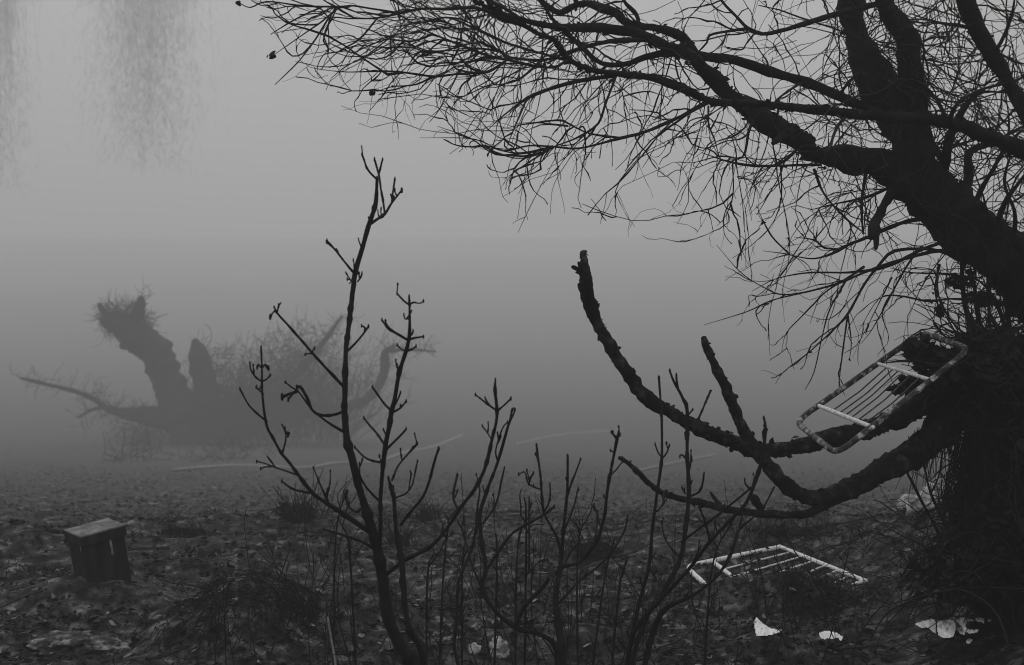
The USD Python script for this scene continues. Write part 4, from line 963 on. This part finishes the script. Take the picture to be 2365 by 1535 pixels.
plastic('tiny white plastic scrap just below the big crumpled bag', [[(2230, 1478), (2240, 1474), (2247, 1477), (2242, 1485), (2234, 1487)]], 41)
for i, (px, py, r, l) in enumerate([(2108, 1168, (0.17, 0.10, 0.10), 'pale stone lying behind the leaning dark stick'), (2135, 1176, (0.10, 0.09, 0.09), 'small pale stone right of the one behind the leaning stick'), (2160, 1130, (0.15, 0.10, 0.09), 'pale stone farthest back beside the ivy stump'), (2195, 1140, (0.14, 0.09, 0.07), 'flat pale stone nearest the ivy stump'),
                                    (1152, 1510, (0.05, 0.05, 0.055), 'pale stone low in the middle foreground under the slim sapling'), (1095, 1508, (0.03, 0.03, 0.035), 'small pale stone left of the middle foreground stone'), (150, 1500, (0.16, 0.12, 0.06), 'broad pale stone in the bottom left corner'), (245, 1505, (0.12, 0.1, 0.05), 'mossy grey stone right of the broad pale one at bottom left'),
                                    (862, 1408, (0.035, 0.03, 0.02), 'pale stone at the foot of the tallest sapling, left side'), (1030, 1370, (0.03, 0.03, 0.012), 'pale flat stone right of the tallest sapling foot')]):
    p_ = hit(px, py)
    t_ = thing('pale_stone', l, 'stone', 'pale stones on the ground', loc=p_)
    obj('stone', stone(p_ + np.array([0, 0, r[2] * 0.3]), r, 11 + i * 5), 'white_stone' if i < 6 else 'pale_stone', t_, smooth=50)

# stalks and brambles
ST = Bough()
def stalk(name, label, cat, pts, d0, d1, mat, r=None):
    c = ST.add(label, pts, d0, d1, step=0.02)
    t_ = thing(name, label, cat, loc=c[0, :3])
    obj('stem', tube(c[:, :3], c[:, 3], 6, 0.2, 3, 30), mat, t_, smooth=60)
stalk('dry_stalk', 'single pale dry stalk standing in front of the dark mound', 'stalk', [(777, 1560, 6), (773, 1520, 5.5), (765, 1475, 5), (757, 1425, 4.5)], 5.9, 6.0, 'pale_wood')
stalk('bramble', 'pale arching bramble stem over the big crumpled white bag', 'bramble', [(2330, 1500, 3), (2320, 1460, 5), (2300, 1415, 5), (2265, 1382, 5), (2220, 1362, 5), (2180, 1364, 5), (2120, 1380, 5), (2060, 1408, 4), (2030, 1440, 3.5), (2010, 1480, 3)], 6.0, 6.5, 'dry_grass')
stalk('bramble', 'long thin bramble stem rising to the right across the dark stump', 'bramble', [(2140, 1300, 4), (2200, 1230, 4), (2250, 1170, 4), (2310, 1110, 4), (2390, 1050, 3)], 6.3, 5.9, 'dark_grass')
stalk('bramble', 'short faint bramble arc above the arching one', 'bramble', [(2270, 1345, 3), (2255, 1325, 4), (2230, 1318, 4), (2205, 1322, 3)], 6.2, 6.3, 'dry_grass')
stalk('bramble', 'upright faint bramble stem at the far right edge', 'bramble', [(2365, 1240, 4), (2352, 1190, 4), (2340, 1150, 3)], 6.0, 6.1, 'dark_grass')

# ------------------------------------------------------------------ far things in the fog
rng = np.random.default_rng(91)
def lying(label, px, w):
    pts = []
    for (a, b) in px:
        g = hit(a, b)
        pts.append([*(g + np.array([0, 0, 0.04])), w * g[1] / F / 2])
    c = spline(np.array(pts), 0.15)
    c[:, 2] = np.maximum(c[:, 2], ground_h(c[:, 0], c[:, 1]) + 0.02)
    t_ = thing('fallen_branch', label, 'branch', 'pale fallen branches', loc=c[0, :3])
    obj('branch', tube(c[:, :3], c[:, 3], 8, 0.35, 8, 6), 'pale_wood', t_, smooth=60)
lying('long pale fallen branch snaking across the ground in the fog behind the tallest sapling', [(395, 1089), (470, 1082), (560, 1078), (700, 1083), (780, 1072), (870, 1068), (940, 1046), (1000, 1034), (1066, 1008)], 8)
lying('faint pale branch on the ground left of the tallest sapling, nearer the dead fallen tree', [(570, 995), (640, 982), (700, 978), (790, 980), (840, 985)], 6)
lying('faint pale branch on the ground in the fog right of the slim sapling', [(1190, 1028), (1280, 1008), (1360, 1000), (1440, 996)], 6)
lying('short pale branch on the ground below the double curve of the dead limbs', [(1470, 1090), (1540, 1075), (1650, 1052)], 6)

G = Bough()
GD = 74.0
G.add('trunk', [(455, 1040, 110), (430, 980, 95), (405, 915, 84), (378, 850, 76), (345, 800, 74), (305, 765, 76), (268, 745, 54), (235, 735, 22)], GD, GD - 0.5, step=0.15)
G.add('limb_a', [(300, 765, 40), (315, 735, 30), (323, 705, 24), (325, 685, 12)], None, None, step=0.1)
G.add('limb_b', [(270, 750, 30), (245, 725, 22), (228, 702, 12)], None, None, step=0.1)
G.add('limb_c', [(470, 1040, 110), (478, 950, 84), (474, 880, 62), (462, 820, 44), (450, 785, 18)], GD + 0.5, GD + 0.8, step=0.15)
G.add('limb_d', [(420, 980, 60), (340, 960, 40), (290, 955, 26), (250, 945, 14), (215, 920, 12), (179, 905, 11), (107, 887, 10), (47, 872, 6)], None, GD - 2, step=0.15)
G.add('limb_e', [(285, 955, 18), (250, 942, 10), (215, 945, 8), (179, 964, 5)], None, None, step=0.15)
G.add('limb_f', [(500, 1000, 60), (610, 930, 34), (680, 870, 22), (740, 800, 14), (790, 730, 6)], GD, GD + 1, step=0.15)
G.add('limb_g', [(520, 1010, 50), (600, 970, 40), (720, 950, 30), (830, 930, 24), (872, 895, 20), (888, 850, 20), (888, 815, 18), (912, 797, 12)], GD, GD - 1, step=0.15)
G.add('limb_h', [(890, 812, 9), (940, 806, 8), (1008, 812, 4)], None, None, step=0.1)
gt = thing('fallen_tree', 'ghostly broken tree with V shaped trunks far off in the fog at left', 'tree', loc=(*P(470, 1030, GD)[:2], 0))
for i, (key, c) in enumerate(G.curves.items()):
    obj('trunk' if key == 'trunk' else 'limb', tube(c[:, :3], c[:, 3], 14, 0.45, 200 + i, 2.2), 'ghost_bark', gt, smooth=60)
GC = [c[:, :3] for k_, c in G.curves.items()]
bp = np.vstack([cloud(330, 1015, GD, 80, 60, 1.2, 520), cloud(470, 990, GD + 1, 120, 80, 1.5, 800), cloud(495, 860, GD + 1, 70, 70, 1.2, 260), cloud(300, 760, GD - 0.4, 60, 34, 0.4, 300), cloud(268, 716, GD - 0.4, 36, 22, 0.3, 60), cloud(560, 950, GD + 1, 110, 80, 1.0, 500), cloud(650, 870, GD + 1.5, 90, 60, 1.5, 120), cloud(300, 1056, 52, 60, 12, 3.0, 60), cloud(520, 1050, 55, 120, 16, 4.0, 110)])
bp = np.vstack([bp, cloud(285, 742, GD - 0.4, 62, 40, 1.2, 380), cloud(600, 900, GD + 1, 150, 120, 2.0, 900), cloud(700, 820, GD + 1, 110, 80, 2.0, 380)])
nb = len(bp)
obj('brushwood', twig_mesh(twig_paths(bp, rng.normal(0, 1, (nb, 3)) + [0.2, 0, 0.5], rng.uniform(0.3, 1.3, nb), rng, 6, 0, 0.25), rng.uniform(0.008, 0.022, nb), rng, 3, 0.5), 'ghost_bark', gt, smooth=False, kind='stuff')
bt = twigs_on([C_ for C_ in GC], [9] * len(GC), rng, 1.0, 0.0, 0.4, 0.9, (0.1, 0, 0.35), 0.015, (1.0, 0.7), sub=2.5)
# a thicket of upright suckers on the right of the trunks
NS = 420
sx = rng.uniform(-16.6, -8.6, NS); sy = rng.uniform(72.0, 79.0, NS)
sp = np.stack([sx, sy, ground_h(sx, sy) + rng.uniform(0.0, 0.4, NS)], -1)
paths = twig_paths(sp, np.stack([rng.normal(0.2, 0.36, NS), rng.normal(0, 0.2, NS), np.ones(NS)], -1), rng.uniform(1.8, 4.6, NS) * (0.75 + 0.25 * np.sin(sx * 2.1)) + 0.45 * (sx + 16.6) * rng.random(NS), rng, 9, -0.1, 0.1)
bt.append(twig_mesh(paths, np.full(NS, 0.017), rng, 4, 0.4))
p, t = along(list(paths), [4.0] * NS, rng, 0.2, 1)
bt.append(twig_mesh(twig_paths(p, t + rng.normal(0, 0.5, t.shape), rng.uniform(0.4, 1.5, len(p)), rng, 6, 0, 0.15), np.full(len(p), 0.012), rng, 3, 0.5))
obj('twigs', join(bt), 'ghost_bark', gt, smooth=False, kind='stuff')

# a tall far tree standing left of the view; its drooping boughs hang into the top left, dim in the fog
rg = np.random.default_rng(5)
FD = 170.0
foot = P(-420, 800, FD)
foot[2] = float(ground_h(foot[0], foot[1]))
ft = thing('fog_tree', 'tall dim tree in the fog whose drooping boughs show faintly at the top left', 'tree', loc=foot)
top_z = P(0, -70, FD)[2]
c = spline(np.array([[*(foot - [0, 0, 0.3]), 0.8], [foot[0] + 0.6, FD, 14, 0.6], [foot[0] + 0.2, FD + 0.4, 30, 0.42], [foot[0] + 1.5, FD, top_z, 0.22]]), 0.8)
obj('trunk', tube(c[:, :3], c[:, 3], 12, 0.4, 3, 1.2), 'ghost_bark', ft, smooth=60)
for x_to, y_to, k_ in ((450, -90, 0), (330, -60, 1), (40, -50, 2), (200, -110, 3)):
    a_, b_ = c[-4 - 2 * k_, :3], P(x_to, y_to, FD + 1.5 * k_ - 2)
    q = spline(np.array([[*a_, 0.2], [*(lerp(a_, b_, 0.5) + np.array([0, 0, 1.2])), 0.13], [*b_, 0.05]]), 0.6)
    obj('limb', tube(q[:, :3], q[:, 3], 8, 0.3, 9 + k_, 1.5), 'ghost_bark', ft, smooth=60)
ms = []
for mid, sig, reach, n in ((335, 62, 470, 5200), (-5, 34, 520, 2600)):
    px_, dd_ = mid + rg.normal(0, 1, n) * sig, FD + rg.normal(0, 2.2, n)
    fall = rg.beta(1.0, 1.7, n)
    py_ = -75 + reach * fall
    q = np.stack([dd_ * (px_ - W / 2) / F, dd_, CAM_H + dd_ * (H / 2 - py_) / F], -1)
    ms.append(twig_mesh(twig_paths(q, rg.normal(0, 0.6, (n, 3)) + [0, 0, -0.9], rg.uniform(0.6, 2.2, n), rg, 6, 0.4, 0.2), np.full(n, 0.013), rg, 3, 0.4))
    m_ = 90
    px_, dd_ = mid + rg.normal(0, 1, m_) * sig, FD + rg.normal(0, 2.2, m_)
    q = np.stack([dd_ * (px_ - W / 2) / F, dd_, np.full(m_, top_z)], -1)
    ms.append(twig_mesh(twig_paths(q, rg.normal(0, 0.12, (m_, 3)) + [0, 0, -1], reach * FD / F * rg.beta(1.2, 2.0, m_), rg, 12, 0.6, 0.05), np.full(m_, 0.018), rg, 3, 0.3))
obj('drooping_twigs', join(ms), 'ghost_bark', ft, smooth=False, kind='stuff')

# small dark bushes on the ground half way off
for px, py, w_, h_, l in [(695, 1200, 38, 36, 'small dark bush left of the tallest sapling, half way off'), (985, 1200, 26, 22, 'small dark bush just right of the tallest sapling'), (925, 1262, 22, 26, 'dark leafy tuft behind the tallest sapling stem'), (430, 1235, 60, 14, 'low dark tuft right of the wooden box'), (1840, 1235, 110, 18, 'low dark scrub behind the frame on the ground'), (1350, 1290, 60, 30, 'dark scrub behind the middle sapling')]:
    g = hit(px, py)
    t_ = thing('small_bush', l, 'bush', 'small dark bushes on the ground', loc=g)
    d = g[1]
    q = np.vstack([cloud(px + rng.normal(0, w_ * 0.5), py - h_ * 0.45 + rng.normal(0, h_ * 0.12), d, w_ * 0.6, h_ * rng.uniform(0.3, 0.7), w_ * d / F * 0.5, int(w_ * h_ * 0.03) + 14) for _ in range(5)])
    obj('foliage', leaf_batch(q, rng.uniform(0.03, 0.07, len(q)), rng, 1.6, 0), 'ivy_leaf', t_, smooth=False, kind='stuff')
    n = 60
    pa = twig_paths(np.repeat(g[None], n, 0) + rng.normal(0, w_ * d / F * 0.6, (n, 3)) * [1, 1, 0], np.stack([rng.normal(0, 0.5, n), rng.normal(0, 0.5, n), np.ones(n)], -1), rng.uniform(0.6, 1.5, n) * 2 * h_ * d / F, rng, 6, 0.1, 0.14)
    obj('stems', twig_mesh(pa, np.full(n, 0.004), rng, 4, 0.5), 'twig_bark', t_, smooth=False, kind='stuff')
